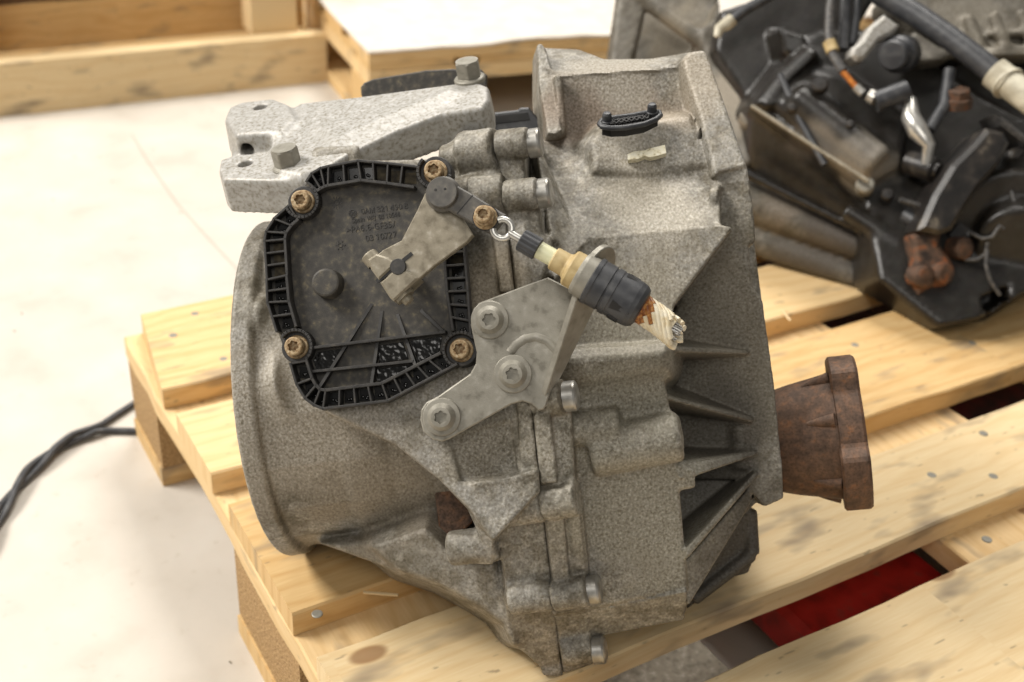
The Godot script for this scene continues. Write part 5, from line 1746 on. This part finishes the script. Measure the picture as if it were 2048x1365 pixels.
func covered_pallet() -> void:
	var b := Basis(Vector3(0.991, 0, 0.134), Vector3(0, 1, 0), Vector3(-0.134, 0, 0.991))
	var o := thing("covered_pallet", Transform3D(b, Vector3(0.585, 0, -0.69)), "wooden pallet topped with a white sheet beyond the mounting arm", "pallet")
	var w: Array = [mats["wood0"], mats["wood2"], mats["wood1"]]
	for i in 5:
		put("deck_board", plank(1.2, 0.12, 0.021, 401 + i * 3), w[i % 3], o, Transform3D(Basis(), Vector3(0, 0.122, -0.121 - i * 0.168)))
	for x in [[0.0, 0.150], [0.198, 0.335], [0.382, 0.62], [0.66, 0.80], [0.86, 1.2]]:
		put("front_slat", plank(x[1] - x[0], 0.8, 0.0115, int(x[0] * 90) + 430), w[1], o, Transform3D(Basis(), Vector3(x[0], 0.110, -0.802)))
	put("front_beam", plank(1.2, 0.8, 0.0255, 450), w[2], o, Transform3D(Basis(), Vector3(0, 0.084, -0.801)))
	for x in [0.045, 0.6, 1.13]:
		for z in [-0.06, -0.4, -0.74]:
			put("block", block(Vector3(0.09, 0.061, 0.1)), w[1], o, Transform3D(Basis(), Vector3(x, 0.0225, z)))
	for x in [0.0, 0.555, 1.1]:
		put("bottom_board", plank(0.8, 0.09, 0.022, 460 + int(x * 10)), w[0], o, Transform3D(Basis(Vector3(0, 0, 1), Vector3(0, 1, 0), Vector3(-1, 0, 0)), Vector3(x + 0.09, 0, -0.8)))
	var s := shape(Transform3D(), 1.0)
	var n := noise(91, 5.0, 3)
	var grid := []
	for j in 13:
		var row := []
		for i in 29:
			var x := 1.22 * i / 28.0 - 0.005
			var z := 0.012 - 0.84 * j / 12.0
			if j == 0:
				z += n.get_noise_2d(x * 1.4, 3.0) * 0.02
			row.append(Vector3(x, 0.1475 + maxf(0.0, n.get_noise_2d(x, z)) * 0.012 + (0.004 if j == 0 and absf(x - 0.36) < 0.05 else 0.0), z))
		grid.append(row)
	for j in 12:
		for i in 28:
			s.quad(grid[j][i], grid[j + 1][i], grid[j + 1][i + 1], grid[j][i + 1])
	for i in 28:
		var d := Vector3(0, 0.004, 0)
		s.quad(grid[0][i] - d, grid[0][i], grid[0][i + 1], grid[0][i + 1] - d)
	for j in 12:
		var d := Vector3(0, 0.004, 0)
		s.quad(grid[j + 1][0] - d, grid[j + 1][0], grid[j][0], grid[j][0] - d)
	var sheet := put("white_sheet", s.mesh(), mats["paper"], self, o.transform)
	tag(sheet, "white sheet lying on the far wooden pallet", "sheet")


func floor_cable() -> void:
	var mid := [Vector3(-0.178, 0.000, 0.133), Vector3(-0.152, 0.000, 0.084), Vector3(-0.132, 0.000, 0.051), Vector3(-0.113, 0.000, 0.028), Vector3(-0.084, 0.000, 0.001), Vector3(-0.061, 0.000, -0.011), Vector3(-0.039, 0.000, -0.016)]
	var c1 := Curve3D.new()
	for i in mid.size():
		var t: Vector3 = (mid[mini(i + 1, mid.size() - 1)] - mid[maxi(i - 1, 0)]) / 6.0
		c1.add_point(mid[i], -t, t)
	var ends := [[Vector3(-0.027, 0.000, -0.028), Vector3(-0.010, 0.000, -0.039), Vector3(0.014, 0.000, -0.053), Vector3(0.049, 0.000, -0.060)], [Vector3(-0.026, 0.000, -0.014), Vector3(-0.012, 0.000, -0.007), Vector3(0.002, 0.000, 0.001), Vector3(0.030, 0.000, 0.005)]]
	for k in 2:
		var path := []
		var l := c1.get_baked_length()
		for i in 40:
			var p := c1.sample_baked(l * i / 39.0)
			var d := (c1.sample_baked(minf(l, l * i / 39.0 + 0.005)) - c1.sample_baked(maxf(0.0, l * i / 39.0 - 0.005))).normalized()
			var side := d.cross(Vector3.UP).normalized()
			var t := i * 0.24 + PI * k
			path.append(p + side * cos(t) * 0.0036 + Vector3(0, 0.0075 + 0.0036 * sin(t), 0))
		for q in ends[k]:
			path.append(q + Vector3(0, 0.004, 0))
		var s := shape(Transform3D(), 1.0)
		s.tube(path, 0.0036, 10)
		var o := put("power_cable", s.mesh(), mats["rubber"], self)
		tag(o, ["black cable of the twisted floor pair, bending away behind the pallet corner", "black cable of the twisted floor pair, running straight under the pallet corner"][k], "cable", "twisted pair of cables on the floor")
